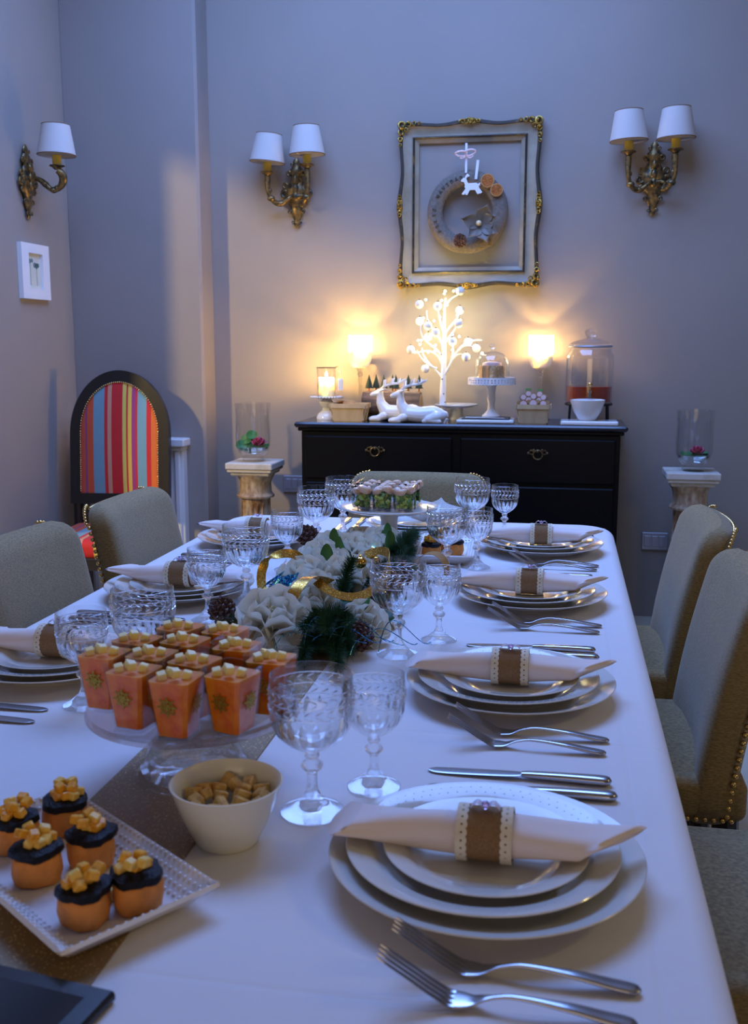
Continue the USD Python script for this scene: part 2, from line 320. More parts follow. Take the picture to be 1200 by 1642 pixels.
M['striped_fabric'] = usdkit.material(stage, '/World/Looks/striped_fabric', {
    'tc': ('texture_coordinate', {}), 'x': ('separate_xyz', {}), 'm': ('map_range', {'from_min': -.205, 'from_max': .205, 'clamp': True}), 'r': ('rgb_ramp', {'ramp': W_, 'interpolate': True}),
    'n': ('noise_texture', {'scale': 400.0}), 'b': ('bump', {'strength': .3, 'distance': .001}), 'p': ('principled_bsdf', {'roughness': .75, 'sheen_weight': .1})},
    [('tc.object', 'x.vector'), ('x.x', 'm.value'), ('m.result', 'r.fac'), ('r.color', 'p.base_color'), ('tc.object', 'n.vector'), ('n.fac', 'b.height'), ('b.normal', 'p.normal')], surface='p.BSDF')

# ------------------------------------------------------------------ the room
XL, XR, YB, YF, ZC = -2.38, 2.05, 4.90, -2.5, 3.5
struct('floor', bx(-5.2, XR + .2, YF - .2, YB + .2, -.12, 0), 'floor_tile')
struct('wall_back', bx(XL - .2, XR + .2, YB, YB + .2, 0, ZC), 'wall_paint')
struct('wall_chimney', bx(XL - .01, -1.712, 4.735, YB + .01, 0, ZC, .012), 'pillar_paint')           # the chimney breast to the left
# left wall; doorway out of view, lets the unseen lamp light the chimney breast
struct('wall_left', [bx(XL - .2, XL, 3.72, YB, 0, ZC), bx(XL - .2, XL, 2.3, 3.72, 2.45, ZC), bx(XL - .2, XL, YF, 2.3, 0, ZC)], 'wall_paint')
struct('wall_right', bx(XR, XR + .2, YF, YB, 0, ZC), 'wall_paint')
struct('wall_front', [bx(XL, -1.7, YF - .2, YF, 0, ZC), bx(1.1, XR, YF - .2, YF, 0, ZC), bx(-1.7, 1.1, YF - .2, YF, 2.6, ZC)], 'wall_paint')
struct('ceiling', [bx(XL - .2, -1.95, YF, YB, ZC, ZC + .15), bx(.75, XR + .2, YF, YB, ZC, ZC + .15), bx(-1.95, .75, YF, 2.2, ZC, ZC + .15), bx(-1.95, .75, 4.5, YB, ZC, ZC + .15)], 'ceiling_paint')

# ------------------------------------------------------------------ wall fittings
def outlet(t):
    obj('plate', bx(-.06, .06, -.010, 0, -.042, .042, .003), 'outlet_metal', t)
    for k in (-1, 0, 1): obj('socket', bx(k * .034 - .014, k * .034 + .014, -.012, -.006, -.026, .026, .002), 'outlet_metal', t)
put('outlet', outlet, 'wall_outlet', 'flat grey metal socket plate on the wall right of the dark dresser', 'socket', (.45, YB, .37))
put('outlet', outlet, 'wall_outlet', 'small grey socket plate low on the wall between left stone pedestal and dresser', 'socket', (-1.305, YB, .60))

def backplate():
    """Ornate cast plate: stacked scrolls and leaves, 0.30 m tall."""
    parts = []
    prof = [(0, .150), (.010, .140), (.016, .125), (.012, .112), (.022, .100), (.030, .080), (.018, .062), (.026, .040), (.040, .015), (.046, -.010), (.036, -.035), (.040, -.055), (.026, -.070), (.020, -.085), (.026, -.098), (.018, -.118), (.010, -.138), (.014, -.150), (.008, -.165), (0, -.175)]
    m = lathe([(r, -z) for r, z in prof][::1], 14); m = TM(np.asarray(m.vertices) * [1.3, -.55, -1] + [0, -.012, 0], m.faces[:, ::1]); parts.append(m)
    for z, r, x in ((.078, .013, .028), (.022, .015, .042), (-.015, .020, .046), (-.050, .014, .040), (-.098, .010, .026), (-.148, .008, .014), (.118, .008, .016)):
        for s in (-1, 1): parts.append(mv(trimesh.creation.torus(r * .75, r * .38, 12, 8), (s * x * 1.25, -.018, z), rx=PI / 2))
    for z in (.045, .005, -.03): parts.append(ball(.016, (0, -.032, z), 1, (1, .8, 1.5)))
    return cat(parts)
def shade_mesh():
    out, th = [(.083, 0), (.060, .128)], .0015
    return lathe([(.083, 0), (.0602, .128), (.0587, .128), (.0815, 0), (.083, 0)], 36)
def sconce_side(t, ax, ay, az, s, lean=0.0):
    """One arm with its pan, sleeve and shade; (ax, ay, az) is where the sleeve stands; s is the side it leaves."""
    path = [(s * .012, -.03, -.03), (s * .045, -.06, -.055), (ax * .55, ay * .6, -.065), (ax * .88, ay * .92, -.045), (ax, ay, az - .03), (ax, ay, az)] if s else [(0, -.02, -.03), (0, -.06, 0), (0, -.10, -.025), (.005, -.135, -.05), (.005, ay * 1.0, -.035), (ax, ay, az)]
    obj('arm', [tube(path, [.014, .010, .013, .010, .014, .014], 10, 30)] + [ball(.016, path[k], 1, (1.2, 1, .9)) for k in (2, 3)] + [ball(.013, (np.array(path[3]) + np.array(path[4])) / 2, 1)], 'bronze', t)
    obj('drip_pan', mv(lathe([(0, 0), (.012, .002), (.022, .012), (.034, .016), (.032, .020), (.014, .018), (0, .018)], 20), (ax, ay, az)), 'bronze', t)
    obj('candle_sleeve', mv(lathe([(0, 0), (.019, 0), (.019, .085), (0, .085)], 18), (ax, ay, az + .016)), 'candle_sleeve', t)
    sh = obj('lamp_shade', mv(shade_mesh(), (ax, ay, az + .062), ry=lean, rx=.02), 'shade_cloth', t)
    for r, z in ((.0822, .001), (.0594, .127)): obj('shade_trim', mv(mv(trimesh.creation.torus(r, .0022, 36, 6), (0, 0, z)), (ax, ay, az + .062), ry=lean, rx=.02), 'shade_trim', sh)
def sconce(lz, lean):
    def b(t):
        obj('backplate', backplate(), 'bronze', t)
        sconce_side(t, -.118, -.10, .055 + lz[0], -1, lean[0]); sconce_side(t, .080, -.12, .045 + lz[1], 1, lean[1])
    return b
t = thing('wall_sconce', 'gilt two-arm wall sconce left of the ornate picture frame, one shade leaning', 'wall lamp', (-1.278, YB, 2.015))
sconce((.0, .035), (.10, -.02))(t)
t = thing('wall_sconce', 'gilt two-arm wall sconce right of the ornate picture frame, shades upright', 'wall lamp', (.372, YB, 2.035))
sconce((.02, .03), (-.04, -.03))(t)
t = thing('wall_sconce', 'single-arm gilt sconce on the left side wall above the small white picture', 'wall lamp', (XL, 4.335, 2.015), PI / 2)
obj('backplate', backplate(), 'bronze', t); sconce_side(t, -.02, -.17, .030, 0)

t = thing('small_picture', 'small white framed botanical print on the left side wall', 'picture', (XL, 4.36, 1.615), PI / 2)
fw, fh = .123, .122
fr = Polygon([(-fw, -fh), (fw, -fh), (fw, fh), (-fw, fh)], [[(-.062, -.075), (.062, -.075), (.062, .08), (-.062, .08)]])
obj('frame', mv(ext(fr, .022), rx=PI / 2), 'picture_white', t)
pr = obj('print', bx(-.064, .064, -.008, 0, -.077, .082), 'picture_print', t)
fl = [ext(Point(x, z).buffer(r, 6), .001) for x, z, r in ((-.045, .040, .012), (-.030, .046, .010), (-.012, .048, .009), (.010, .030, .012), (.026, .027, .013), (.040, .030, .010))]
fl += [ext(sbox(x - .001, -.06, x + .001, .04), .001) for x in (-.03, .026)]
obj('printed_flowers', mv(cat(fl), (0, -.008, 0), rx=PI / 2), 'print_green', pr)

# ------------------------------------------------------------------ gilt frame and wreath
FX, FZ = -.4535, 1.9285
t = thing('picture_frame', 'ornate cream and gilt empty picture frame hanging above the dresser', 'frame', (FX, YB, FZ))
def ring_loop(hw, hh, n=44, mod=None):
    P = []
    for (x0, z0), (x1, z1), nx, nz, L in (((-hw, -hh), (hw, -hh), 0, -1, hw), ((hw, -hh), (hw, hh), 1, 0, hh), ((hw, hh), (-hw, hh), 0, 1, hw), ((-hw, hh), (-hw, -hh), -1, 0, hh)):
        for k in range(n):
            u = k / n; m = mod(u, L) if mod else 0
            P.append((x0 + (x1 - x0) * u + nx * m, z0 + (z1 - z0) * u + nz * m))
    return np.array(P)
def swell(u, L):
    d = abs(u - .5); e = min(u, 1 - u)
    return .010 * math.exp(-(d / .09) ** 2) - .009 * math.exp(-((d - .22) / .11) ** 2) + .005 * math.exp(-(e / .12) ** 2) * 0
def ringmesh(prof):
    L = [np.c_[q[:, 0], np.full(len(q), -y), q[:, 1]] for q, y in prof]
    return grid(np.array(L), cu=True, cv=True)
HW, HH = .327, .372
A = lambda d, y, k=0.0: (ring_loop(HW - d, HH - d, mod=(lambda u, L: k * swell(u, L)) if k else None), y)
obj('outer_moulding', ringmesh([A(0, 0, 1), A(0, .030, 1), A(.006, .040, 1), A(.016, .040, .8), A(.022, .028, .6), A(.022, 0, .3)]), 'frame_dark', t)
obj('cream_cove', ringmesh([A(.020, 0, .5), A(.018, .036, .6), A(.028, .030, .4), A(.052, .022), A(.066, .024), A(.066, 0)]), 'frame_cream', t)
obj('dark_fillet', ringmesh([A(.064, 0), A(.064, .030), A(.069, .033), A(.074, .028), A(.074, 0)]), 'frame_dark', t)
obj('gilt_slip', ringmesh([A(.072, 0), A(.072, .026), A(.084, .018), A(.092, .014), A(.092, 0)]), 'frame_cream', t)
def scrolls(pts, seed):
    r = random.Random(seed); ms = []
    for x, z, s in pts:
        ms.append(mv(trimesh.creation.torus(s, s * .42, 12, 7), (x, -.044, z), rx=PI / 2 + r.uniform(-.3, .3), rz=r.uniform(-.4, .4)))
        ms.append(ball(s * .6, (x + r.uniform(-1, 1) * s, -.046, z + r.uniform(-1, 1) * s), 1))
    return cat(ms)
for sx, sz in ((-1, 1), (1, 1), (1, -1), (-1, -1)):
    pts = [(sx * (HW - .014), sz * (HH - .014), .015), (sx * (HW - .045), sz * (HH - .010), .011), (sx * (HW - .072), sz * (HH - .008), .009), (sx * (HW - .095), sz * (HH - .007), .006), (sx * (HW - .010), sz * (HH - .045), .011), (sx * (HW - .008), sz * (HH - .075), .009), (sx * (HW - .007), sz * (HH - .10), .006), (sx * (HW - .035), sz * (HH - .035), .009)]
    obj('corner_ornament', scrolls(pts, sx * 2 + sz), 'frame_gold', t)
for cx, cz, dx, dz in ((0, HH, 1, 0), (0, -HH, 1, 0), (HW, 0, 0, 1), (-HW, 0, 0, 1)):
    ix, iz = -np.sign(cx) * .006, -np.sign(cz) * .006
    obj('centre_ornament', scrolls([(cx + ix + dx * k * .014, cz + iz + dz * k * .014, .012 - abs(k) * .0018) for k in range(-3, 4)], int(cx * 100 + cz * 10)), 'frame_gold', t)

WX, WZ = -.4565, 1.893
t = thing('christmas_wreath', 'jute-wrapped lettered wreath with orange slices hanging inside the gilt frame', 'wreath', (WX, YB - .045, WZ))
a = np.arange(160) / 160 * 2 * PI; b = np.arange(14) / 14 * 2 * PI
rr = .036 + .0016 * np.abs(np.sin(a * 36))
P = np.stack([(.150 + rr[:, None] * np.cos(b)) * np.cos(a)[:, None], -.75 * rr[:, None] * np.sin(b), (.150 + rr[:, None] * np.cos(b)) * np.sin(a)[:, None]], -1)
obj('jute_ring', grid(P, cu=True, cv=True), 'wreath_jute', t, 60)
for chars, a0, a1 in (('FELIZ', 214, 176), ('NAVIDAD', 153, 101)):
    for k, ch in enumerate(chars):
        an = math.radians(a0 + (a1 - a0) * k / (len(chars) - 1)); m = meshkit.text_mesh(ch, .015, .003, bold=True)
        m = mv(m, (-(m.bounds[0][0] + m.bounds[1][0]) / 2, -.0075, 0)); m = mv(m, rx=PI / 2)
        up = an - PI / 2
        c, s = math.cos(up), math.sin(up); v = np.asarray(m.vertices); v = np.c_[v[:, 0] * c - v[:, 2] * s, v[:, 1], v[:, 0] * s + v[:, 2] * c]
        obj('letter', TM(v + [.152 * math.cos(an), -.0275, .152 * math.sin(an)], m.faces), 'lettering_ink', t, False)
obj('hanging_ribbon', bx(-.012, -.002, -.030, -.028, .17, .300), 'white_satin', t)
obj('striped_bow', [tube([(-.007, -.036, .252), (-.035, -.05, .262), (-.056, -.04, .254), (-.030, -.04, .242), (-.007, -.036, .250)], .004, 6, 24), tube([(-.007, -.036, .252), (.02, -.05, .268), (.036, -.04, .262), (.018, -.04, .246), (-.007, -.036, .250)], .004, 6, 24), tube([(-.007, -.036, .25), (-.024, -.04, .232), (-.034, -.036, .236)], .003, 6, 10), tube([(-.007, -.036, .25), (.012, -.04, .234), (.026, -.036, .244)], .003, 6, 10)], 'bow_string', t)
obj('satin_tag', mv(bx(-.006, .006, -.001, .001, -.042, .042), (.043, -.034, .182), ry=.10), 'white_satin', t)
for x, z, r in ((.092, .132, .031), (.134, .090, .029)):
    o = obj('orange_slice', mv(lathe([(0, 0), (r, 0), (r, .006), (r * .84, .0065), (r * .84, .004), (0, .004)], 26), (x, -.034, z), rx=PI / 2, rz=.0), 'orange_peel', t)
    segs = [mv(ext(Polygon([(.002, 0)] + [(r * .8 * math.cos(q), r * .8 * math.sin(q)) for q in np.linspace(-.33, .33, 5)]), .002), (0, 0, 0), rz=k * PI / 4) for k in range(8)]
    obj('orange_flesh', mv(cat(segs), (x, -.038, z), rx=PI / 2), 'orange_flesh', o)
deer = union_all([Polygon([(-.026, .020), (.040, .022), (.052, .006), (.040, -.010), (-.018, -.012), (-.034, .004)]).buffer(.004), Polygon([(-.032, .006), (-.016, .016), (-.030, .052), (-.046, .048)]), Point(-.044, .050).buffer(.011), Polygon([(-.040, .056), (-.062, .050), (-.062, .042), (-.044, .040)]),
    Polygon([(-.026, -.004), (-.016, -.010), (-.046, -.046), (-.056, -.042)]), Polygon([(-.020, -.006), (-.004, -.010), (-.022, -.048), (-.032, -.046)]), Polygon([(.028, -.004), (.044, .002), (.060, -.040), (.050, -.044)]), Polygon([(.034, .004), (.052, .004), (.078, -.034), (.068, -.040)]),
    Polygon([(-.040, .056), (-.034, .056), (-.018, .086), (-.024, .088)]), Polygon([(-.032, .068), (-.010, .076), (-.012, .080), (-.034, .074)]), Polygon([(.050, .016), (.066, .026), (.062, .014)])]); deer = affinity.scale(deer, .66, .66).buffer(.003).buffer(-.001)
obj('felt_reindeer', mv(ext(deer, .006), (.012, -.034, .098), rx=PI / 2), 'white_felt', t)
def petal(L, W, cup, curl, n=8, th=.0005, ruff=0.0, seed=0):
    """A petal in the xz plane growing along +z from the origin, hollow towards +y, its rim rolled towards -y."""
    u = np.linspace(-1, 1, n)[None, :]; v = np.linspace(0, 1, n)[:, None]
    w = W * np.sin(np.clip(v * 2.35 + .22, 0, PI * .93)) ** .8
    x = u * w; y = cup * (u ** 2) * w * 1.2 - curl * np.maximum(v - .62, 0) ** 2 * L * 3 + cup * .5 * L * np.sin(v * PI) * .0 + ruff * np.sin(u * 5 + seed) * v
    z = L * v * (1 - .12 * u ** 2 * v) + ruff * .6 * np.cos(u * 6 + seed * 2) * v
    return np.stack([x + 0 * v, y + 0 * x, z + 0 * x], -1)
pc = (.068, -.045, -.062)
for k, (an, L, W) in enumerate(((70, .080, .036), (25, .070, .032), (165, .085, .030), (225, .070, .030), (290, .078, .034), (330, .080, .028))):
    P = petal(L * 1.25, W * 1.15, -.25, .10); P[..., 0] *= (1 - .9 * np.clip((np.linspace(0, 1, 8) - .35) / .65, 0, 1) ** 2.2)[:, None]; m = solidify(P, .0008); m = mv(m, (0, 0, 0), rx=.35); v = np.asarray(m.vertices); th = math.radians(an - 90); c, s = math.cos(th), math.sin(th)
    obj('mesh_petal', TM(np.c_[v[:, 0] * c - v[:, 2] * s, v[:, 1], v[:, 0] * s + v[:, 2] * c] + pc, m.faces), 'organza_petal', t)
obj('pearl', ball(.013, (pc[0] - .010, pc[1] - .018, pc[2] + .005)), 'pearl', t)
def cone_mesh(L, r, n=52, seed=0, spread=1.0):
    g = random.Random(seed); ms = [lathe([(0, 0), (r * .35, .05 * L), (r * .4, .4 * L), (r * .2, .8 * L), (0, L)], 8)]
    for k in range(n):
        f = (k + .5) / n; an = k * 2.39996; rad = r * (math.sin(PI * (f * .82 + .14)) ** .8) * spread; z = L * f * .9
        tip = np.array([rad * math.cos(an), rad * math.sin(an), z + L * .05]); ta = np.array([-math.sin(an), math.cos(an), 0]); w = r * .30 * (1 - .45 * f)
        base = tip * [.25, .25, 1] - [0, 0, L * .05]; up = np.array([0, 0, r * .11])
        pts = np.array([base, tip * [.85, .85, 1] + ta * w, tip + up, tip * [.85, .85, 1] - ta * w, tip * [.9, .9, 1] - up, tip * [.8, .8, 1] + up * 1.6])
        h = trimesh.convex.convex_hull(pts); ms.append(TM(h.vertices, h.faces))
    return cat(ms)
obj('pinecone', mv(cone_mesh(.055, .034, 44), (-.028, -.030, -.132), rx=PI / 2), 'pinecone_scale', t, False)
obj('gold_sprig', [tube([(.075, -.04, -.10), (.095 + .01 * k, -.05, -.13 - .005 * k), (.075 + .022 * k, -.05, -.155 - .003 * k)], .0018, 5, 8) for k in range(-2, 3)] + [ball(.0045, (.075 + .011 * k + rng.uniform(-.008, .008), -.05, -.14 - rng.uniform(0, .03)), 1) for k in range(-2, 5)], 'frame_gold', t)

# ------------------------------------------------------------------ dresser
t = thing('dresser', 'black lacquered dresser standing against the back wall', 'sideboard', (-.455, 4.675, 0))
top = bx(-.735, .735, -.225, .205, .921, .945, .008)
obj('body', [bx(-.705, .705, -.205, .205, .08, .905, .004), bx(-.72, .72, -.215, .205, .905, .921, .004), bx(-.715, .715, -.212, .205, .04, .10, .006)], 'black_lacquer', t)
obj('top', top, 'lacquer_top', t)
for k in (-1, 1):
    d = obj('drawer', bx(k * .352 - .335, k * .352 + .335, -.216, -.20, .690, .885, .006), 'black_lacquer', t)
    hx, hz = k * .352 + (.005 if k > 0 else -.01), .822
    hm = [mv(trimesh.creation.torus(.020, .0035, 20, 8), (hx, -.228, hz - .004), rx=PI / 2)]
    for s in (-1, 1): hm += [mv(trimesh.creation.torus(.009, .003, 12, 6), (hx + s * .028, -.222, hz + .006), rx=PI / 2), ball(.006, (hx + s * .041, -.222, hz + .002), 1), ball(.005, (hx + s * .018, -.222, hz + .016), 1)]
    obj('drawer_pull', hm + [ball(.008, (hx, -.226, hz + .012), 1)], 'antique_brass', d)
    obj('lower_door', bx(k * .352 - .335, k * .352 + .335, -.214, -.20, .12, .675, .006), 'black_lacquer', t)
for sx in (-1, 1):
    for sy in (-1, 1): obj('foot', bx(sx * .66 - .035, sx * .66 + .035, sy * .17 - .03, sy * .17 + .03, 0, .05, .008), 'black_lacquer', t)
DZ = .945

# ------------------------------------------------------------------ pedestals with vases
def pedestal(t):
    q = .113
    obj('capital', [bx(-q, q, -q, q, .715, .745, .004), bx(-q + .006, q - .006, -q + .006, q - .006, .700, .716, .004), bx(-q + .018, q - .018, -q + .018, q - .018, .684, .702, .006)], 'stone_top', t)
    obj('neck', lathe([(0, .57), (.072, .57), (.088, .576), (.090, .584), (.082, .592), (.076, .60), (.074, .64), (.080, .664), (.090, .680), (.094, .690), (0, .690)], 40), 'old_stone', t)
    ns, nz = 144, 24; a = np.arange(ns) / ns * 2 * PI; z = np.linspace(.06, .575, nz)
    fl = np.clip(np.abs(np.sin(a * 8)) ** .7, 0, 1); env = np.clip(np.minimum(z - .075, .545 - z) / .02, 0, 1)
    r = (.076 - .007 * (z / .575))[:, None] - .011 * fl[None] * env[:, None]
    P = np.stack([r * np.cos(a), r * np.sin(a), z[:, None] * np.ones(ns)], -1)
    obj('fluted_shaft', grid(P, cv=True, cap0=True, cap1=True), 'old_stone', t, 40)
    obj('base', [bx(-.105, .105, -.105, .105, 0, .035, .004), lathe([(0, .034), (.100, .034), (.104, .044), (.098, .054), (.084, .062), (0, .064)], 40)], 'old_stone', t)
put('ped', pedestal, 'stone_pedestal', 'weathered cream stone column pedestal left of the dark dresser', 'pedestal', (-1.425, 4.615, 0))
put('ped', pedestal, 'stone_pedestal', 'weathered cream stone column pedestal standing by the wall behind the right chairs', 'pedestal', (.566, 4.615, 0))
def vase(name, label, loc, r, h):
    t = thing(name, label, 'vase', loc)
    obj('glass', lathe([(0, 0), (r * .58, 0), (r * .62, .006), (r * .58, .014), (r * .60, .028), (r * .86, .050), (r * .97, .075), (r, .11), (r * .97, h * .8), (r * 1.03, h), (r * 1.0, h), (r * .945, h * .8), (r * .97, .11), (r * .94, .077), (r * .82, .054), (r * .5, .036), (0, .034)], 48), 'thin_glass', t)
    obj('water', lathe([(0, .038), (r * .5, .040), (r * .78, .058), (r * .86, .068), (0, .068)], 36), 'water', t)
    return t
def lotus(t, loc, s=1.0):
    obj('lotus', [mv(solidify(petal(.045 * s, .014 * s, .5, -.1, 6), .0006), loc, rx=tl, rz=an) for tl, an in [(-(.35 + .3 * (k // 6)), k * PI / 3 + (k // 6) * .5) for k in range(18)]], 'lotus_pink', t)
def leafdisc(r, loc, rx, rz):
    u = np.linspace(0, 2 * PI, 17)[:-1]; v = np.array([.02, .4, .75, 1.0])[:, None]
    P = np.stack([v * r * np.cos(u), v * r * np.sin(u) * .8, .12 * r * (v ** 2) * (1 + .5 * np.sin(3 * u))], -1)
    return mv(cat(grid(P, cv=True), TM(grid(P - [0, 0, .0008], cv=True).vertices, grid(P, cv=True).faces[:, ::-1])), loc, rx=rx, rz=rz)
t = vase('glass_vase', 'glass vase with green water plants and pink lotus on the left pedestal', (-1.428, 4.60, .745), .083, .275)
obj('leaf', leafdisc(.034, (-.045, -.02, .078), 1.1, .4), 'lily_green', t); obj('leaf', leafdisc(.030, (-.030, -.01, .105), 1.25, -.3), 'lily_green', t)
obj('leaf', leafdisc(.026, (.000, -.02, .128), 1.35, .1), 'lily_green', t); obj('leaf', leafdisc(.055, (.025, -.005, .070), .12, 0), 'lily_green', t)
obj('stem', tube([(-.01, -.01, .05), (-.008, -.012, .09), (.0, -.018, .12)], .005, 6, 10), 'lily_green', t); lotus(t, (.028, -.01, .076), .95)
t = vase('glass_vase', 'glass vase with a pink lotus on dark leaves on the right pedestal', (.572, 4.60, .745), .080, .265)
obj('leaf', leafdisc(.060, (0.0, -.01, .070), .10, .2), 'lily_green', t); obj('leaf', leafdisc(.050, (.035, .01, .074), -.1, 1.2), 'lily_green', t); lotus(t, (.012, -.012, .076), .85)

# ------------------------------------------------------------------ fireplace surround and striped chair
t = thing('fireplace_surround', 'white moulded fireplace surround behind the tall striped chair', 'fireplace', (-2.06, 4.70, 0))
obj('mantel_shelf', [bx(-.27, .27, -.06, .035, .800, .840, .006), bx(-.255, .255, -.045, .035, .780, .802, .006)], 'mantel_white', t)
for s in (-1, 1):
    obj('jamb', [bx(s * .205 - .045, s * .205 + .045, -.02, .035, 0, .78, .004), bx(s * .222 - .014, s * .222 + .014, -.034, 0, 0, .78, .005), bx(s * .172 - .010, s * .172 + .010, -.030, 0, 0, .72, .004)], 'mantel_white', t)
obj('lintel', [bx(-.165, .165, -.02, .035, .69, .78, .004), bx(-.18, .18, -.030, 0, .70, .72, .004)], 'mantel_white', t)
obj('dark_opening', bx(-.165, .165, .01, .034, 0, .70), 'fireplace_dark', t)  # flat near-black panel stands where the opening looks dark

t = thing('striped_chair', 'tall arched dark wood chair in red, teal and yellow stripes', 'chair', (-2.035, 4.30, 0), .10)
def arch(hw, z0, z1, n=36):
    r = hw; zc = z1 - hw * 1.25; an = np.linspace(0, PI, n)
    return Polygon([(hw, z0)] + [(r * math.cos(q), zc + hw * 1.25 * math.sin(q)) for q in an] + [(-hw, z0)])
LEAN = -.10
def lean(m, y0=.20): return mv(mv(m, (0, 0, -.45), rx=PI / 2), (0, 0, 0)) if False else mv(mv(m, rx=PI / 2), (0, y0, .45), rx=LEAN)
ringp = arch(.238, .09, .72).difference(arch(.190, .14, .668))
obj('back_frame', lean(ext(ringp.buffer(-.004).buffer(.004), .045)), 'dark_wood', t)
u = np.linspace(-1, 1, 25)[None, :]; v = np.linspace(0, 1, 29)[:, None]
zz = .135 + v * .54; zc = .675 - .196 * 1.25
hwz = np.where(zz > zc, .196 * np.sqrt(np.maximum(1 - ((zz - zc) / (.196 * 1.25)) ** 2, 0)), .196)
P = np.stack([u * hwz, zz + 0 * u, .030 + .022 * (1 - u ** 2) * np.sin(np.clip(v, .02, .98) * PI) ** .5], -1)
fab = solidify(P, .016)
obj('striped_back', lean(fab), 'striped_fabric', t)
nl = []
for q in np.linspace(-.25, PI + .25, 70):
    x, z = (.187 * math.cos(q), zc + .187 * 1.25 * math.sin(q)) if 0 <= q <= PI else (.187 * np.sign(math.cos(q)), zc - .10)
    nl.append(ball(.0042, (x, z, .047), 1))
for z in np.linspace(.15, zc, 28): nl += [ball(.0042, (s * .187, z, .047), 1) for s in (-1, 1)]
obj('nailhead_trim', lean(cat(nl)), 'brass_nail', t, kind='stuff')
obj('striped_seat', mv(rbox(.46, .46, .09, .035), (0, -.03, .405)), 'striped_fabric', t)
obj('seat_rail', bx(-.235, .235, -.265, .205, .315, .37, .006), 'dark_wood', t)
for sx in (-1, 1):
    obj('leg', tube([(sx * .205, -.235, 0), (sx * .21, -.24, .2), (sx * .20, -.235, .33)], [.014, .018, .024], 10, 10), 'dark_wood', t)
    obj('leg', tube([(sx * .205, .235, 0), (sx * .213, .205, .25), (sx * .213, .205, .585)], [.016, .020, .024], 10, 12), 'dark_wood', t)

# ------------------------------------------------------------------ table, cloth, runner
T = .75
TX0, TX1, TY0, TY1 = -1.036, .163, .42, 3.14
TC = (TX0 + TX1) / 2
t = thing('dining_table', 'long dining table hidden under the white cloth', 'table', (TC, (TY0 + TY1) / 2, 0))
obj('tabletop', bx(-.585, .585, -1.345, 1.345, .705, .742, .01), 'dark_wood', t)
for sx in (-1, 1):
    for sy in (-1, 1): obj('leg', bx(sx * .50 - .035, sx * .50 + .035, sy * 1.20 - .035, sy * 1.20 + .035, 0, .706, .01), 'dark_wood', t)
base = sbox(TX0 + .11, TY0 + .11, TX1 - .11, TY1 - .11)
def loop(off, n=420):
    """Rounded outline of the cloth, off inwards from the edge."""
    b = base.buffer(.11 - off, 24).exterior if off < .105 else base.buffer(.005, 24).exterior
    c = np.array([(TX0 + TX1) / 2, (TY0 + TY1) / 2]); an = np.arange(n) / n; L = b.length
    p = np.array([b.interpolate(q * L).coords[0] for q in an]); return p
full = base.buffer(.11, 40).exterior; n = 520
edge = np.array([full.interpolate(k / n * full.length).coords[0] for k in range(n)])
tang = np.roll(edge, -1, 0) - np.roll(edge, 1, 0); nor = np.c_[tang[:, 1], -tang[:, 0]]; nor /= np.linalg.norm(nor, axis=1, keepdims=True)
if (nor[0] @ (edge[0] - edge.mean(0))) < 0: nor = -nor
s_ = np.cumsum(np.linalg.norm(np.diff(np.vstack([edge, edge[:1]]), axis=0), axis=1)); rows = []
Rr = .030
rows.append(np.c_[edge - nor * .10, np.full(n, T)])
for q in np.linspace(0, PI / 2, 9): rows.append(np.c_[edge - nor * (Rr - Rr * math.sin(q)), np.full(n, T - Rr + Rr * math.cos(q))])
for k in range(1, 12):
    f = k / 11; wave = .016 * f * np.sin(s_ * 21 + .6 * np.sin(s_ * 3.1)) + .010 * f * np.sin(s_ * 9.3 + 1)
    rows.append(np.c_[edge + nor * (wave - .012 * f)[:, None], np.full(n, T - Rr - .24 * f)])
skirt = grid(np.array(rows), cv=True)
topm = TM(*(lambda v, f: (np.c_[v, np.full(len(v), T)], f))(*trimesh.creation.triangulate_polygon(Polygon(edge - nor * .10), engine='earcut')))
if topm.face_normals[:, 2].mean() < 0: topm = TM(topm.vertices, topm.faces[:, ::-1])
if skirt.face_normals[:n, 2].mean() < 0: skirt = TM(skirt.vertices, skirt.faces[:, ::-1])
obj('tablecloth', cat(topm, skirt), 'table_linen', smooth=50, label='white cloth with ironed folds covering the long dining table', cat_='tablecloth')
obj('table_runner', bx(-.549, -.385, .42, 2.72, T + .0003, T + .0018, .0005), 'runner_glitter', label='narrow bronze glitter runner along the middle of the white cloth', cat_='table runner')
TT = T + .0004

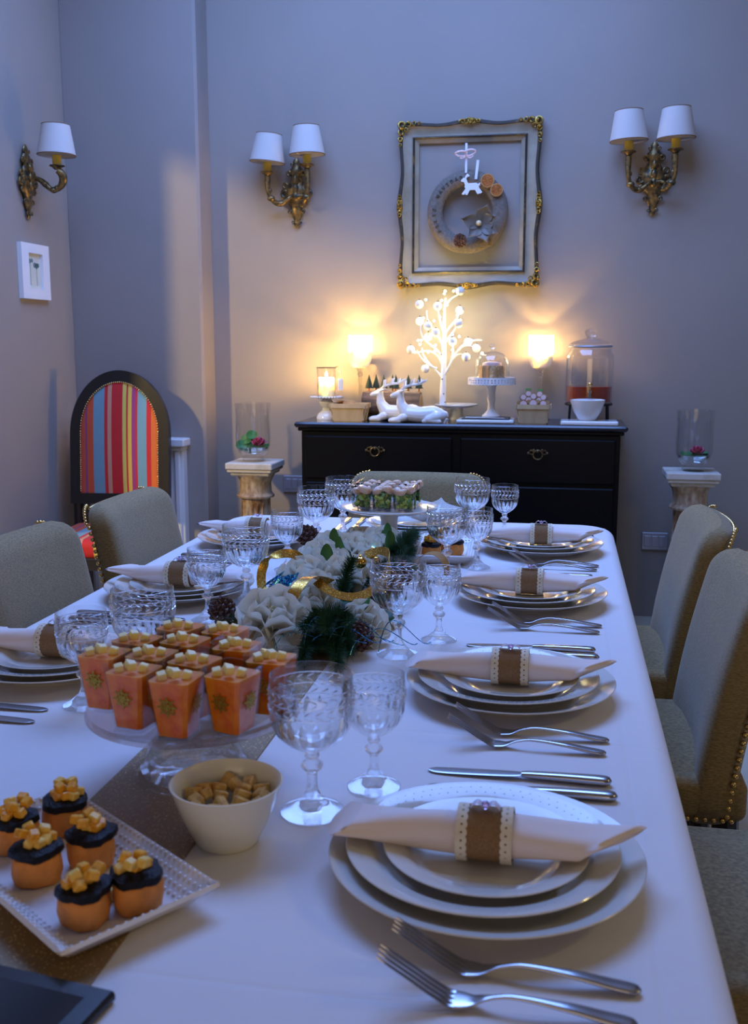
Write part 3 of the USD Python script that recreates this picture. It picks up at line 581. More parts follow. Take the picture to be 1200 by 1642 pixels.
# ------------------------------------------------------------------ upholstered chairs
def dining_chair(t):
    """Faces +x, its origin on the floor under the middle of the seat."""
    obj('seat', mv(rbox(.46, .47, .085, .022), (.0, 0, .4375)), 'linen_upholstery', t)
    u = np.linspace(-1, 1, 15)
    P = np.stack(np.broadcast_arrays(.0 + .215 * u[:, None], .215 * u[None], .474 + .020 * (1 - u[:, None] ** 4) * (1 - u[None] ** 4)), -1)
    obj('seat_crown', grid(P), 'linen_upholstery', t, True)
    zs = np.r_[np.linspace(.395, .76, 12), np.linspace(.775, .850, 10)]; ring = 44; rows = []
    an = np.arange(ring) / ring * 2 * PI
    for z in zs:
        k = np.clip((z - .785) / .065, 0, 1); W = .237 - .055 * (1 - math.sqrt(max(1 - k * k, 0))); th = .044 * math.sqrt(max(1 - np.clip((z - .808) / .042, 0, 1) ** 2, 0))
        cx = -.190 - .085 * ((z - .395) / .455) ** 1.3
        ca, sa = np.cos(an), np.sin(an); y = W * np.sign(sa) * np.abs(sa) ** .35; x = th * np.sign(ca) * np.abs(ca) ** .5
        bulge = .020 * np.sin(np.clip((z - .46) / .36, 0, 1) * PI) * np.clip(1 - (y / W) ** 2, 0, 1) * (ca > 0)
        rows.append(np.c_[cx + x + bulge + .035 * (y / .237) ** 2 * 1.0, y, np.full(ring, z)])
    obj('backrest', grid(np.array(rows), cv=True, cap0=True), 'linen_upholstery', t, True)
    nails = []
    def xb(z, y): return -.190 - .085 * ((z - .395) / .455) ** 1.3 + .035 * (y / .237) ** 2
    for z in np.arange(.41, .80, .0165):
        for s in (-1, 1): nails.append(ball(.0062, (xb(z, .235) - .036, s * .232, z), 1))
    for q in np.linspace(0, 1, 9):
        zz = .80 + .044 * math.sin(q * PI / 2); yy = .237 - .055 * (1 - math.cos(q * PI / 2))
        for s in (-1, 1): nails.append(ball(.0052, (xb(zz, yy) - .040, s * yy, zz), 1))
    for y in np.arange(-.165, .17, .0135): nails.append(ball(.0052, (xb(.835, y) - .036, y, .834), 1))
    for x in np.arange(-.20, .22, .016):
        for s in (-1, 1): nails.append(ball(.0052, (x, s * .2355, .403), 1))
    for y in np.arange(-.22, .23, .016): nails.append(ball(.0052, (.2305, y, .403), 1))
    obj('nailhead_trim', nails, 'brass_nail', t, kind='stuff')
    for sx, sy in ((1, 1), (1, -1), (-1, 1), (-1, -1)):
        obj('leg', tube([(sx * .195, sy * .195, .40), (sx * .200 - (.02 if sx < 0 else 0), sy * .2, 0)], [.026, .017], 8), 'dark_wood', t)
CX = .118
for y, lb in ((1.485, 'linen dining chair nearest on the right, only its dark seat showing'), (2.13, 'linen dining chair with gold nailheads, middle of the right side'), (2.765, 'linen dining chair at the far right end of the table')):
    put('chair', dining_chair, 'dining_chair', lb, 'chair', (CX + (.14 if y < 2 else .02), y, 0), PI, 'linen chairs around the table')
for y, lb in ((2.18, 'linen dining chair nearest on the left, cut off by the picture edge'), (2.82, 'linen dining chair with bright nailheads in front of the striped chair')):
    put('chair', dining_chair, 'dining_chair', lb, 'chair', (-1.02, y, 0), 0, 'linen chairs around the table')
put('chair', dining_chair, 'dining_chair', 'linen chair at the head of the table in front of the dresser', 'chair', (-.49, 3.25, 0), -PI / 2, 'linen chairs around the table')

# ------------------------------------------------------------------ place settings
def charger(t):
    obj('plate', lathe([(0, .003), (.088, .003), (.092, 0), (.098, 0), (.101, .004), (.146, .0205), (.162, .0262), (.163, .0275), (.162, .0285), (.148, .0240), (.128, .0160), (.112, .0085), (.098, .0062), (0, .0062)], 72), 'porcelain', t, 50)
def dinner(t):
    def dots(i, z, a): return 0 * a
    obj('plate', lathe([(0, .003), (.080, .003), (.084, 0), (.090, 0), (.093, .005), (.120, .0190), (.141, .0255), (.142, .0268), (.141, .0277), (.118, .0222), (.100, .0120), (.090, .0068), (.078, .0056), (0, .0056)], 72), 'porcelain', t, 50)
    ds = []
    for k in range(72):
        for j, (r, z) in enumerate(((.1345, .0257), (.126, .0238))):
            an = (k + .5 * j) / 72 * 2 * PI; ds.append(ball(.0010, (r * math.cos(an), r * math.sin(an), z), 0))
    obj('embossed_dots', ds, 'porcelain', t, True)
def salad(t):
    obj('plate', lathe([(0, .003), (.056, .003), (.060, 0), (.065, 0), (.067, .004), (.088, .0145), (.106, .0195), (.107, .0206), (.106, .0214), (.087, .0172), (.072, .0085), (.064, .0058), (.054, .0052), (0, .0052)], 64), 'porcelain', t, 50)
def napkin(t):
    n, m = 54, 36; x = np.linspace(-.146, .142, n)[:, None]; a = np.arange(m)[None] / m * 2 * PI
    e = np.abs(x) / .14; ry = .0215 + .010 * e ** 2.2 + .003 * np.sin(x * 30); rz = .0205 - .004 * e + .003 * np.cos(x * 22)
    fold = 1 + .07 * np.sin(a * 5 + x * 25) * np.clip(e, .2, 1) + .05 * np.sin(a * 3 - x * 14)
    tipL = np.clip((-x - .105) / .041, 0, 1); tipR = np.clip((x - .10) / .042, 0, 1)
    ca, sa = np.cos(a), np.sin(a)
    y = ry * ca * fold; z = rz * sa * fold * (1 - .62 * tipR - .35 * tipL) + .010 * tipR + .004 * tipL
    xx = x + .026 * tipR * ca + .016 * tipL * sa
    obj('napkin_roll', grid(np.stack([xx + 0 * a, y, z + .026], -1), cv=True, cap0=True, cap1=True), 'napkin', t, True)
def nring(t):
    r, w = .0275, .0225
    obj('burlap_band', mv(lathe([(r, -w - .006), (r, w + .006), (r - .0016, w + .006), (r - .0016, -w - .006), (r, -w - .006)], 40), ry=PI / 2), 'burlap', t)
    for s in (-1, 1):
        tiles, N = [], 22
        for k in range(N):
            L = 2 * PI * r / N
            p = sbox(-.0045, 0, .0052, L).union(affinity.scale(Point(-.0045, L / 2).buffer(L / 2, 8), .6, 1)).difference(Point(-.001, L / 2).buffer(.0012, 6))
            m = ext(p, .0012); v = np.asarray(m.vertices); th = (v[:, 1] + k * L) / r; rad = r + .0002 + v[:, 2]
            tiles.append(TM(np.c_[s * (w + .001 + v[:, 0]), rad * np.cos(th), rad * np.sin(th)], m.faces if s > 0 else m.faces[:, ::-1]))
        obj('lace_trim', tiles, 'lace', t, False)
    obj('organza_bow', [mv(solidify(np.stack(np.broadcast_arrays(s * np.linspace(.001, .015, 6)[:, None], .005 * np.linspace(-1, 1, 4)[None], .003 + .006 * np.sin(np.linspace(0, PI, 6))[:, None]), -1), .0006), (0, -.004, r)) for s in (-1, 1)], 'organza', t)
    obj('rhinestone', trimesh.creation.icosphere(1, .0045).apply_translation((0, -.005, r + .006)), 'gem', t, False)
def sweep(xs, w, h, z, n=14):
    a = np.arange(n) / n * 2 * PI; ca, sa = np.cos(a), np.sin(a)
    P = np.stack([np.repeat(np.asarray(xs)[:, None], n, 1), np.asarray(w)[:, None] * np.sign(ca) * np.abs(ca) ** .7, np.asarray(z)[:, None] + np.asarray(h)[:, None] * np.sign(sa) * np.abs(sa) ** .8], -1)
    return grid(P, cv=True, cap0=True, cap1=True)
def ip(xs, kx, kv):
    from scipy.interpolate import PchipInterpolator
    return PchipInterpolator(kx, kv)(xs)
FZX = [0, .02, .06, .10, .122, .138, .150, .165, .185, .214]; FZV = [.0035, .0055, .011, .0135, .0095, .0045, .0045, .0110, .0230, .0400]
def fork(t):
    """Handle end at the origin, tines towards -x and rising."""
    xs = np.linspace(0, .150, 60); w = ip(xs, [0, .003, .014, .05, .095, .115, .130, .142, .150], [.002, .006, .0078, .0062, .0030, .0028, .0065, .0110, .0118]); h = ip(xs, [0, .004, .02, .10, .150], [.001, .0024, .0026, .0016, .0011])
    obj('handle', sweep(-xs, w, h, ip(xs, FZX, FZV)), 'steel', t)
    xt = np.linspace(.149, .214, 18); ms = []
    for k in range(4):
        c = (k - 1.5) * .0062; m = sweep(-xt, np.interp(xt, [.149, .205, .214], [.0027, .0017, .0008]), np.interp(xt, [.149, .214], [.0011, .0007]), ip(xt, FZX, FZV), 8)
        ms.append(TM(np.asarray(m.vertices) + [0, c, 0], m.faces))
    obj('tines', ms, 'steel', t)
def knife(t):
    xs = np.linspace(0, .112, 40); w = ip(xs, [0, .003, .012, .06, .106, .112], [.002, .0072, .0092, .0080, .0062, .0050]); h = ip(xs, [0, .004, .02, .10, .112], [.001, .0048, .0055, .0040, .0030])
    obj('handle', sweep(-xs, w, h, np.full(40, .0058)), 'steel', t)
    xb = np.linspace(.110, .232, 26); w = ip(xb, [.110, .116, .15, .20, .224, .232], [.004, .0075, .0092, .0095, .0075, .0015])
    obj('blade', sweep(-xb, w, np.full(26, .0009), ip(xb, [.11, .16, .232], [.0058, .0040, .0020]), 10), 'blade_steel', t)
def goblet(H, Rb, Rf, name):
    """Cut-glass goblet with two bands of leaves above a fluted bowl."""
    k = H / .168; q = Rb / .0495
    kz, kr = [.0745, .0765, .080, .086, .095, .106, .120, .140, .156, .168], [.0085, .0110, .0185, .0280, .0380, .0450, .0485, .0495, .0490, .0485]
    def surf(z, a, off=0.0):
        r = (ip(z, kz, kr) + off) * q; return np.stack(np.broadcast_arrays(r * np.cos(a), r * np.sin(a), z * k), -1)
    def b(t):
        zo = np.r_[np.array(kz)[:4], np.linspace(.089, .168, 26)]; ro = ip(zo, kz, kr)
        zi = np.r_[.1685, np.linspace(.166, .092, 18), .087, .0845, .0835]; ri = np.r_[ip(np.minimum(zi[:-3], .168), kz, kr) - np.linspace(.0009, .0028, 19), .020, .010, 0.0]
        obj('bowl', lathe([(0, .0745 * k)] + list(zip(ro * q, zo * k)) + list(zip(ri * q, zi * k)), 72), 'bowl_glass', t, 50)
        lv = []; N = 24
        for zc, sg in ((.1478, 1), (.1345, -1)):
            for n_ in range(N):
                for arm in (-1, 1):
                    a0 = 2 * PI * n_ / N; u = np.linspace(0, 1, 6)[:, None]; w = np.linspace(-1, 1, 4)[None]
                    zz = zc + arm * (.0004 + .0052 * u); aa = a0 - sg * .17 * u + w * .055 * np.sin(np.clip(u * .92 + .06, 0, 1) * PI) ** .7
                    hh = .0021 * (1 - w ** 2) * np.sin(np.clip(u * .9 + .05, 0, 1) * PI) + .0001
                    lv.append(grid(np.transpose(surf(zz + 0 * w, aa, hh), (1, 0, 2))))
        obj('leaf_bands', lv, 'crystal_cut', t, True)
        rg = []
        for zl in (.1412, .1548, .1278):
            r = float(ip(np.array([zl]), kz, kr)[0]) * q; rg.append(mv(trimesh.creation.torus(r, .0007, 64, 6), (0, 0, zl * k)))
        obj('cut_rings', rg, 'crystal_cut', t, True)
        fl = []
        for n_ in range(20):
            u = np.linspace(0, 1, 9)[:, None]; w = np.linspace(-1, 1, 4)[None]; zz = .086 + .039 * u; aa = 2 * PI * n_ / 20 + w * .11 * np.sin(np.clip(u * .85 + .15, 0, 1) * PI) ** .4
            fl.append(grid(np.transpose(surf(zz + 0 * w, aa, .0008 * (1 - w ** 2) * np.sin(u * PI) + .0001), (1, 0, 2))))
        obj('flutes', fl, 'crystal_cut', t, True)
        st = [(0, .0205), (.0110, .0205), (.0095, .024), (.0075, .028), (.0062, .036), (.0060, .047), (.0072, .0505), (.0120, .0545), (.0135, .0580), (.0120, .0615), (.0070, .0650), (.0062, .0670), (.0085, .0690), (.0092, .0705), (.0082, .0725), (.0080, .0742), (0, .0742)]
        def facet(i, z, a): return np.where((z > .024 * k) & (z < .049 * k), -.0007 * np.abs(np.sin(a * 4)), np.where((z > .052 * k) & (z < .064 * k), -.0008 * np.abs(np.sin(a * 5)), 0))
        obj('stem', lathe([(r * q ** .5, z * k) for r, z in st], 40, facet), 'crystal', t, 40)
        f = Rf
        obj('foot', lathe([(0, .0006), (f * .6, .0010), (f * .93, 0), (f, .0008), (f, .0022), (f * .90, .0046), (f * .62, .0090), (f * .42, .0150), (.0115, .0203 * k), (0, .0203 * k)], 40, lambda i, z, a: np.where((z > .003) & (z < .018), -.0006 * np.abs(np.sin(a * 8)), 0)), 'crystal', t, 40)
    return b
BIG, SMALL = goblet(.170, .0495, .0385, 'big'), goblet(.148, .0385, .0335, 'small')
RP = [('nearest right-hand place', (-.065, .990)), ('second right-hand place from the front', (-.068, 1.550)), ('third right-hand place from the front', (-.057, 2.140)), ('farthest right-hand place, by the rounded table corner', (-.045, 2.690))]
LP = [('nearest left-hand place, left of the orange cups', (-.835, 1.545)), ('middle left-hand place, behind the two goblets', (-.815, 2.065)), ('farthest left-hand place, below the left column', (-.815, 2.645))]
HP = ('place at the head of the table', (-.40, 2.93))
for where, (cx, cy), rz in [(*p, 0.0) for p in RP] + [(*p, PI) for p in LP] + [(*HP, PI / 2)]:
    W1 = lambda dx, dy: (cx + dx * math.cos(rz) - dy * math.sin(rz), cy + dx * math.sin(rz) + dy * math.cos(rz))
    at = lambda dx, dy, z: (*W1(dx, dy), z)
    put('charger', charger, 'charger_plate', f'large white charger plate at the {where}', 'plate', (cx, cy, TT), rz, 'charger plates')
    put('dinner', dinner, 'dinner_plate', f'white dotted-rim dinner plate on the charger, {where}', 'plate', at(-.004, .004, TT + .0064), rz, 'dinner plates')
    put('salad', salad, 'dessert_plate', f'small white plate on top of the stack, {where}', 'plate', at(.0, .004, TT + .0122), rz, 'dessert plates')
    head = where == HP[0]
    if not head:
        tw = {0: -.02, 1: -.01, 2: -.03, 3: .01}.get([p[0] for p in RP + LP].index(where) % 4, 0)
        put('napkin', napkin, 'napkin', f'rolled pale napkin across the plates, {where}', 'napkin', at(-.004, -.002, TT + .0195), rz + tw, 'rolled napkins')
        put('ring', nring, 'napkin_ring', f'burlap napkin ring with lace edges and crystal, {where}', 'napkin ring', at(.0, -.002, TT + .0460), rz + tw, 'burlap napkin rings')
    hx = .140
    if not head:
        put('fork', fork, 'fork', f'steel fork next to the charger, {where}', 'fork', at(hx + .006, -.176, TT), rz - .02, 'forks')
        put('fork', fork, 'fork', f'outer steel fork with raised tines, {where}', 'fork', at(hx, -.222, TT), rz - .03, 'forks')
    put('knife', knife, 'knife', f'steel knife next to the charger, {where}', 'knife', at(hx + .005, .200, TT), rz + .01, 'knives')
    put('knife', knife, 'knife', f'outer steel knife, {where}', 'knife', at(hx, .243, TT), rz - .015, 'knives')
GL = [('B', -.276, 1.095, 'large', RP[0][0]), ('S', -.217, 1.175, 'small', RP[0][0]), ('B', -.274, 1.720, 'large', RP[1][0]), ('S', -.213, 1.820, 'small', RP[1][0]), ('B', -.258, 2.350, 'large', RP[2][0]), ('S', -.196, 2.455, 'small', RP[2][0]),
      ('B', -.243, 2.850, 'large', RP[3][0]), ('S', -.153, 2.885, 'small', RP[3][0]), ('S', -.704, 1.380, 'small', LP[0][0]), ('B', -.635, 1.450, 'large', LP[0][0]), ('S', -.683, 1.875, 'small', LP[1][0]), ('B', -.648, 2.020, 'large', LP[1][0]),
      ('S', -.647, 2.345, 'small', LP[2][0]), ('B', -.634, 2.590, 'large', LP[2][0]), ('B', -.607, 2.800, 'large', HP[0])]
for k, x, y, size, where in GL:
    put('goblet' + k, BIG if k == 'B' else SMALL, 'goblet', f'{size} cut-glass goblet with leaf bands, {where}', 'glass', (x, y, TT), (x * 7 + y * 3) % 1.0, f'{size} cut-glass goblets')
t = thing('square_dish', 'white square dish with upturned corners on the head place plates', 'dish', (-.372, 2.93, TT + .0345), .62)
u = np.linspace(-1, 1, 17); U, V = np.meshgrid(u, u, indexing='ij'); e = np.maximum(abs(U), abs(V)); P = np.stack([U * .082, V * .082, .004 + .030 * np.clip((e - .55) / .45, 0, 1) ** 1.5 + .014 * (U * V) ** 4], -1)
obj('dish', solidify(P, .004), 'porcelain', t, 40)

# ------------------------------------------------------------------ glass cake stand with soup cups
SX, SY = -.452, 1.175
t = thing('glass_cake_stand', 'pinkish clear glass cake stand carrying the orange soup cups', 'cake stand', (SX, SY, TT))
obj('plate', lathe([(0, .086), (.110, .086), (.128, .0845), (.133, .087), (.1335, .093), (.130, .0965), (.124, .094), (.110, .0915), (0, .0915)], 72), 'pink_glass', t, 40)
obj('pedestal', lathe([(0, .010), (.045, .010), (.058, 0), (.070, 0), (.074, .004), (.072, .012), (.064, .022), (.060, .034), (.050, .048), (.036, .060), (.034, .072), (.046, .0855), (0, .0855)], 56, lambda i, z, a: np.where((z > .01) & (z < .06), -.002 * np.abs(np.sin(a * 6)), 0)), 'clear_glass', t, 40)
CZ = TT + .0918
def frustum(b, t_, z0, z1, c=.004):
    rows = []
    for w, z in ((b, z0), (t_, z1)):
        h = w / 2; rows.append([(h, -h + c, z), (h, h - c, z), (h - c, h, z), (-h + c, h, z), (-h, h - c, z), (-h, -h + c, z), (-h + c, -h, z), (h - c, -h, z)])
    return rows
def soup_cup(t):
    o = frustum(.040, .056, 0, .080); i_ = frustum(.0376, .0535, .004, .0800)
    obj('cup', grid(np.array([o[0], o[1], i_[1], i_[0]]), cv=True, cap0=True, cap1=True), 'cup_plastic', t, False)
    s = frustum(.0370, .0510, .0045, .0715); obj('soup', grid(np.array(s), cv=True, cap0=True, cap1=True), 'carrot_soup', t, False)
    star = union_all([affinity.rotate(sbox(-.0011, 0, .0011, .0125), a, origin=(0, 0)) for a in range(0, 360, 45)] + [affinity.rotate(sbox(-.004, .0065, .004, .0083), a, origin=(0, 0)) for a in range(0, 360, 45)] + [Point(0, 0).buffer(.004)])
    for k in range(2):
        m = mv(ext(star, .0004), rx=PI / 2); m = mv(m, (0, -.0254, .043), rx=0.0); m = mv(m, (0, 0, 0)); v = np.asarray(m.vertices).copy(); v[:, 1] -= (v[:, 2] - .043) * .1
        obj('gold_motif', mv(TM(v, m.faces), rz=k * PI / 2), 'gold_motif', t, False)
    r = random.Random(3)
    for k in range(5): obj('cheese_cube', mv(bx(-.0052, .0052, -.0052, .0052, -.0048, .0048, .001), (r.uniform(-.014, .014), r.uniform(-.014, .014), .0755 + .005 * (k > 3)), rx=r.uniform(-.4, .4), ry=r.uniform(-.4, .4), rz=r.uniform(0, 3)), 'cheese', t, False)
cups = [(-.492, 1.092, 'left cup of the front row'), (-.432, 1.075, 'middle cup of the front row'), (-.372, 1.098, 'right cup of the front row'), (-.556, 1.148, 'leftmost cup of the whole group'), (-.496, 1.155, 'left inner cup of the second row'), (-.434, 1.140, 'right inner cup of the second row'), (-.344, 1.165, 'rightmost cup of the whole group'),
        (-.540, 1.212, 'left cup of the third row'), (-.476, 1.218, 'middle cup of the third row'), (-.402, 1.208, 'right cup of the third row'), (-.505, 1.278, 'left cup of the back row'), (-.440, 1.274, 'right cup of the back row')]
for k, (x, y, lb) in enumerate(cups):
    put('cup', soup_cup, 'soup_cup', f'square clear cup of orange soup with cheese cubes, {lb}', 'cup', (x, y, CZ), -.20 + .12 * math.sin(k * 2.3) + (PI if k % 3 == 1 else 0) * 0, 'orange soup cups on the glass stand')

# ------------------------------------------------------------------ crouton bowl
BX, BY = -.353, 1.012
t = thing('crouton_bowl', 'small cream bowl filled with golden croutons beside the glass stand', 'bowl', (BX, BY, TT))
obj('bowl', lathe([(a_ * .94, b_ * .90) for a_, b_ in [(0, .003), (.028, .003), (.031, 0), (.036, 0), (.038, .004), (.045, .018), (.055, .042), (.062, .064), (.0655, .0745), (.0665, .0765), (.0650, .0775), (.0615, .0745), (.0580, .064), (.050, .040), (.040, .018), (.030, .0085), (0, .007)]], 56), 'bowl_glaze', t, 50)
def crouton(t): obj('crouton', mv(bx(-.008, .008, -.0065, .0065, -.006, .006, .0016), (0, 0, .006), rx=.35, ry=.25), 'crouton', t, False)
def crouton2(t): obj('crouton', mv(bx(-.0095, .0095, -.006, .006, -.0065, .0065, .002), (0, 0, .006), rx=-.3, ry=.5), 'crouton', t, False)
g = random.Random(5); placed = []
for k in range(400):
    r = .045 * math.sqrt(g.random()); an = g.uniform(0, 2 * PI); x, y = r * math.cos(an), r * math.sin(an); lay = 0 if len(placed) < 22 else (1 if len(placed) < 36 else 2)
    if lay == 1 and r > .036 or lay == 2 and r > .022: continue
    z = .044 + .012 * lay
    if all((x - a) ** 2 + (y - b) ** 2 + (z - c) ** 2 > .0148 ** 2 for a, b, c in placed): placed.append((x, y, z))
    if len(placed) >= 42: break
for k, (x, y, z) in enumerate(placed):
    put('crouton%d' % (k % 2), crouton if k % 2 == 0 else crouton2, 'crouton', 'toasted golden bread cube heaped in the small cream bowl', 'crouton', (BX + x, BY + y, TT + z), g.uniform(0, 6), 'croutons in the cream bowl')

# ------------------------------------------------------------------ square plates with canapes
def canape_plate(t):
    hx, hy, n = .150, .083, 33
    u = np.linspace(-1, 1, n); U, V = np.meshgrid(u, u, indexing='ij'); X, Y = U * hx, V * hy
    d = np.minimum(hx - abs(X), hy - abs(Y)); Z = .0035 + .024 * np.clip(1 - d / .030, 0, 1) ** 1.3
    obj('plate', solidify(np.stack([X, Y, Z], -1), .0045), 'porcelain_dotted', t, 35)
    ds = []
    for j, q in enumerate((.025, .0175, .010, .003)):
        z = .0035 + .024 * (1 - q / .030) ** 1.3 + .002
        for L, o, sw in ((hx - q, hy - q, 0), (hy - q, hx - q, 1)):
            m = int(2 * L / .0085)
            for k in range(m + 1):
                s_ = -L + 2 * L * k / m
                for sg in (-1, 1): ds.append(ball(.0026, (s_, sg * o, z) if not sw else (sg * o, s_, z), 1))
    obj('embossed_dots', ds, 'porcelain_dotted', t, True)
pang = math.atan2(.87 - 1.044, -.311 + .555)
pc_ = (-.4845, .8935)
put('cplate', canape_plate, 'canape_plate', 'white oblong plate with dotted rim holding black-topped canapes, near left corner', 'plate', (*pc_, TT), pang, 'oblong canape plates')
def canape(seed):
    def b(t):
        r = random.Random(seed)
        obj('bread_base', mv(lathe([(0, 0), (.019, 0), (.0225, .003), (.0245, .012), (.0240, .026), (.022, .030), (0, .030)], 28, lambda i, z, a: .0014 * np.sin(a * 3 + seed) + .0008 * np.sin(a * 7 + z * 200)), (0, 0, 0)), 'bread', t, 50)
        obj('olive_paste', lathe([(0, .029), (.022, .0285), (.0255, .032), (.0248, .038), (.018, .0410), (0, .0415)], 28, lambda i, z, a: .0018 * np.sin(a * 4 + seed) + .001 * np.sin(a * 9)), 'tapenade', t, 50)
        for k in range(12):
            an = k * 2.4; q = .005 + .0095 * (k % 3) / 2; z = .044 + (.0075 if k > 7 else 0)
            obj('potato_cube', mv(bx(-.0060, .0052, -.0050, .0050, -.0045, .0045, .0014), (q * math.cos(an), q * math.sin(an), z), rx=r.uniform(-.5, .5), ry=r.uniform(-.5, .5), rz=r.uniform(0, 3)), 'potato' if (k + seed) % 3 else 'potato_pale', t, False)
    return b
PZ = TT + .0060
for k, (x, y, lb) in enumerate(((-.570, .942, 'cut off by the picture edge'), (-.535, .990, 'farthest back by the rim'), (-.512, .884, 'left of the front row'), (-.472, .925, 'middle of the back row'), (-.392, .856, 'rightmost'), (-.430, .823, 'nearest the camera'))):
    t = put('canape%d' % (k % 3), canape(k % 3), 'canape', f'canape with black paste and potato cubes, front plate, {lb}', 'canape', (x, y, PZ), k * 1.1, 'canapes on the front plate')
obj('potato_cube', mv(bx(-.0065, .0065, -.006, .006, 0, .0115, .0018), (-.4245, .862, PZ), rz=.5), 'potato_pale', label='single fallen potato cube between the two nearest canapes', cat_='potato cube', smooth=False)
put('cplate', canape_plate, 'canape_plate', 'white oblong plate with canapes behind the flower garland, far end', 'plate', (-.290, 2.60, TT), PI / 2 + .05, 'oblong canape plates')
for x, y, lb in ((-.318, 2.530, 'front'), (-.265, 2.575, 'middle'), (-.305, 2.640, 'back')):
    put('canape0', canape(0), 'canape', f'bread canape on the far plate behind the garland, {lb} one of three', 'canape', (x, y, PZ), x * 9, 'canapes on the far plate')

# ------------------------------------------------------------------ ceramic stand with salad cups
CX2, CY2 = -.437, 2.585
t = thing('ceramic_cake_stand', 'white ceramic cake stand carrying the clear salad cups', 'cake stand', (CX2, CY2, TT))
obj('plate', lathe([(0, .112), (.030, .112), (.112, .118), (.127, .123), (.128, .126), (.126, .128), (.110, .1235), (0, .1215)], 64), 'porcelain', t, 40)
obj('pedestal', lathe([(0, 0), (.060, 0), (.062, .004), (.050, .010), (.030, .018), (.023, .030), (.022, .090), (.026, .105), (.040, .1135), (0, .1135)], 40), 'bowl_glaze', t, 40)
def salad_cup(seed):
    def b(t):
        r = random.Random(seed); o, i_ = frustum(.046, .052, 0, .066, .002), frustum(.0436, .0496, .004, .066, .002)
        obj('cup', grid(np.array([o[0], o[1], i_[1], i_[0]]), cv=True, cap0=True, cap1=True), 'cup_plastic', t, False)
        gr = [[], []]
        for k in range(36):
            c = mv(bx(-.006, .006, -.005, .005, -.004, .004, .0015), (r.uniform(-.0155, .0155), r.uniform(-.0155, .0155), .010 + .030 * (k / 36)), rx=r.uniform(-1, 1), ry=r.uniform(-1, 1), rz=r.uniform(0, 3)); gr[k % 2].append(c)
        obj('salad', gr[0], 'salad_green', t, False, kind='stuff'); obj('dark_salad', gr[1], 'salad_dark', t, False, kind='stuff')
        for k in range(2):
            an = k * PI + seed; P = [(.011 * math.cos(q + an) + (k - .5) * .014, .011 * math.sin(q + an), .050 + .004 * k + .003 * math.sin(q * 2)) for q in np.linspace(0, 4.2, 8)]
            obj('salmon_slice', tube(P, [.004, .008, .010, .0105, .010, .0085, .006, .003], 10, 24), 'salmon', t)
    return b
for k in range(9):
    i, j = k % 3, k // 3; row, col = ('front', 'middle', 'back')[j], ('left', 'middle', 'right')[i]
    put('salad_cup%d' % (k % 3), salad_cup(k % 3), 'salad_cup', f'square clear cup of green salad with pink fish, {row} row {col}', 'cup', (CX2 - .060 + i * .0545 + .003 * j, CY2 - .058 + j * .0545, TT + .1238 + .0006), .04 * math.sin(k), 'salad cups on the ceramic stand')

# ------------------------------------------------------------------ black tablet
ang = math.atan2(.743 - .726, -.471 + .354) - PI
c0 = np.array([-.354, .726]); uu = np.array([-.99, .143]); vv = np.array([-.143, -.99]); ctr = c0 + uu * .125 + vv * .09
t = thing('tablet', 'black tablet lying on the table in the near left corner', 'tablet', (*ctr, TT), ang)
obj('case', bx(-.125, .125, -.09, .09, 0, .010, .003), 'black_plastic', t); obj('screen', bx(-.105, .105, -.072, .072, .0095, .0104, .0003), 'dark_screen', t)

# ------------------------------------------------------------------ flower garland centrepiece
GX, GY = -.46, 1.95
t = thing('flower_garland', 'garland of white roses, pine, cones and gold ribbon along the table centre', 'centrepiece', (GX, GY, TT))
def needles(path, L, n, r0=.0010, seed=0, fwd=.8):
    g = np.random.default_rng(seed); p = spline(path, 40); ms = [tube(p[::4], .0016, 5)]; V, F = [], []
    for k in range(n):
        f = g.uniform(.04, 1); i = min(int(f * 39), 38); c = p[i]; d = p[i + 1] - p[i]; d /= np.linalg.norm(d)
        q = g.normal(size=3); q -= q @ d * d; q /= np.linalg.norm(q) + 1e-9; dirn = q + d * fwd * g.uniform(.4, 1.3); dirn /= np.linalg.norm(dirn)
        l = L * g.uniform(.75, 1.3) * (1 - .35 * f); s1 = np.cross(dirn, [.3, .5, .8]); s1 /= np.linalg.norm(s1); s2 = np.cross(dirn, s1); b = len(V) * 4
        tip = c + dirn * l; V.append([c + s1 * r0, c - .5 * s1 * r0 + .87 * s2 * r0, c - .5 * s1 * r0 - .87 * s2 * r0, tip]); F += [(b, b + 1, b + 3), (b + 1, b + 2, b + 3), (b + 2, b, b + 3)]
    ms.append(TM(np.array(V).reshape(-1, 3), F)); m = cat(ms); v = np.asarray(m.vertices).copy(); v[:, 2] = np.maximum(v[:, 2], .0008); return TM(v, m.faces)
def W(x, y, z): return np.array([x - GX, 1.60 + (y - 1.5) * 1.03 - GY, z])
def WD(x, y, z): return np.array([x - GX, y - GY, z])
sp = []
g = np.random.default_rng(11)
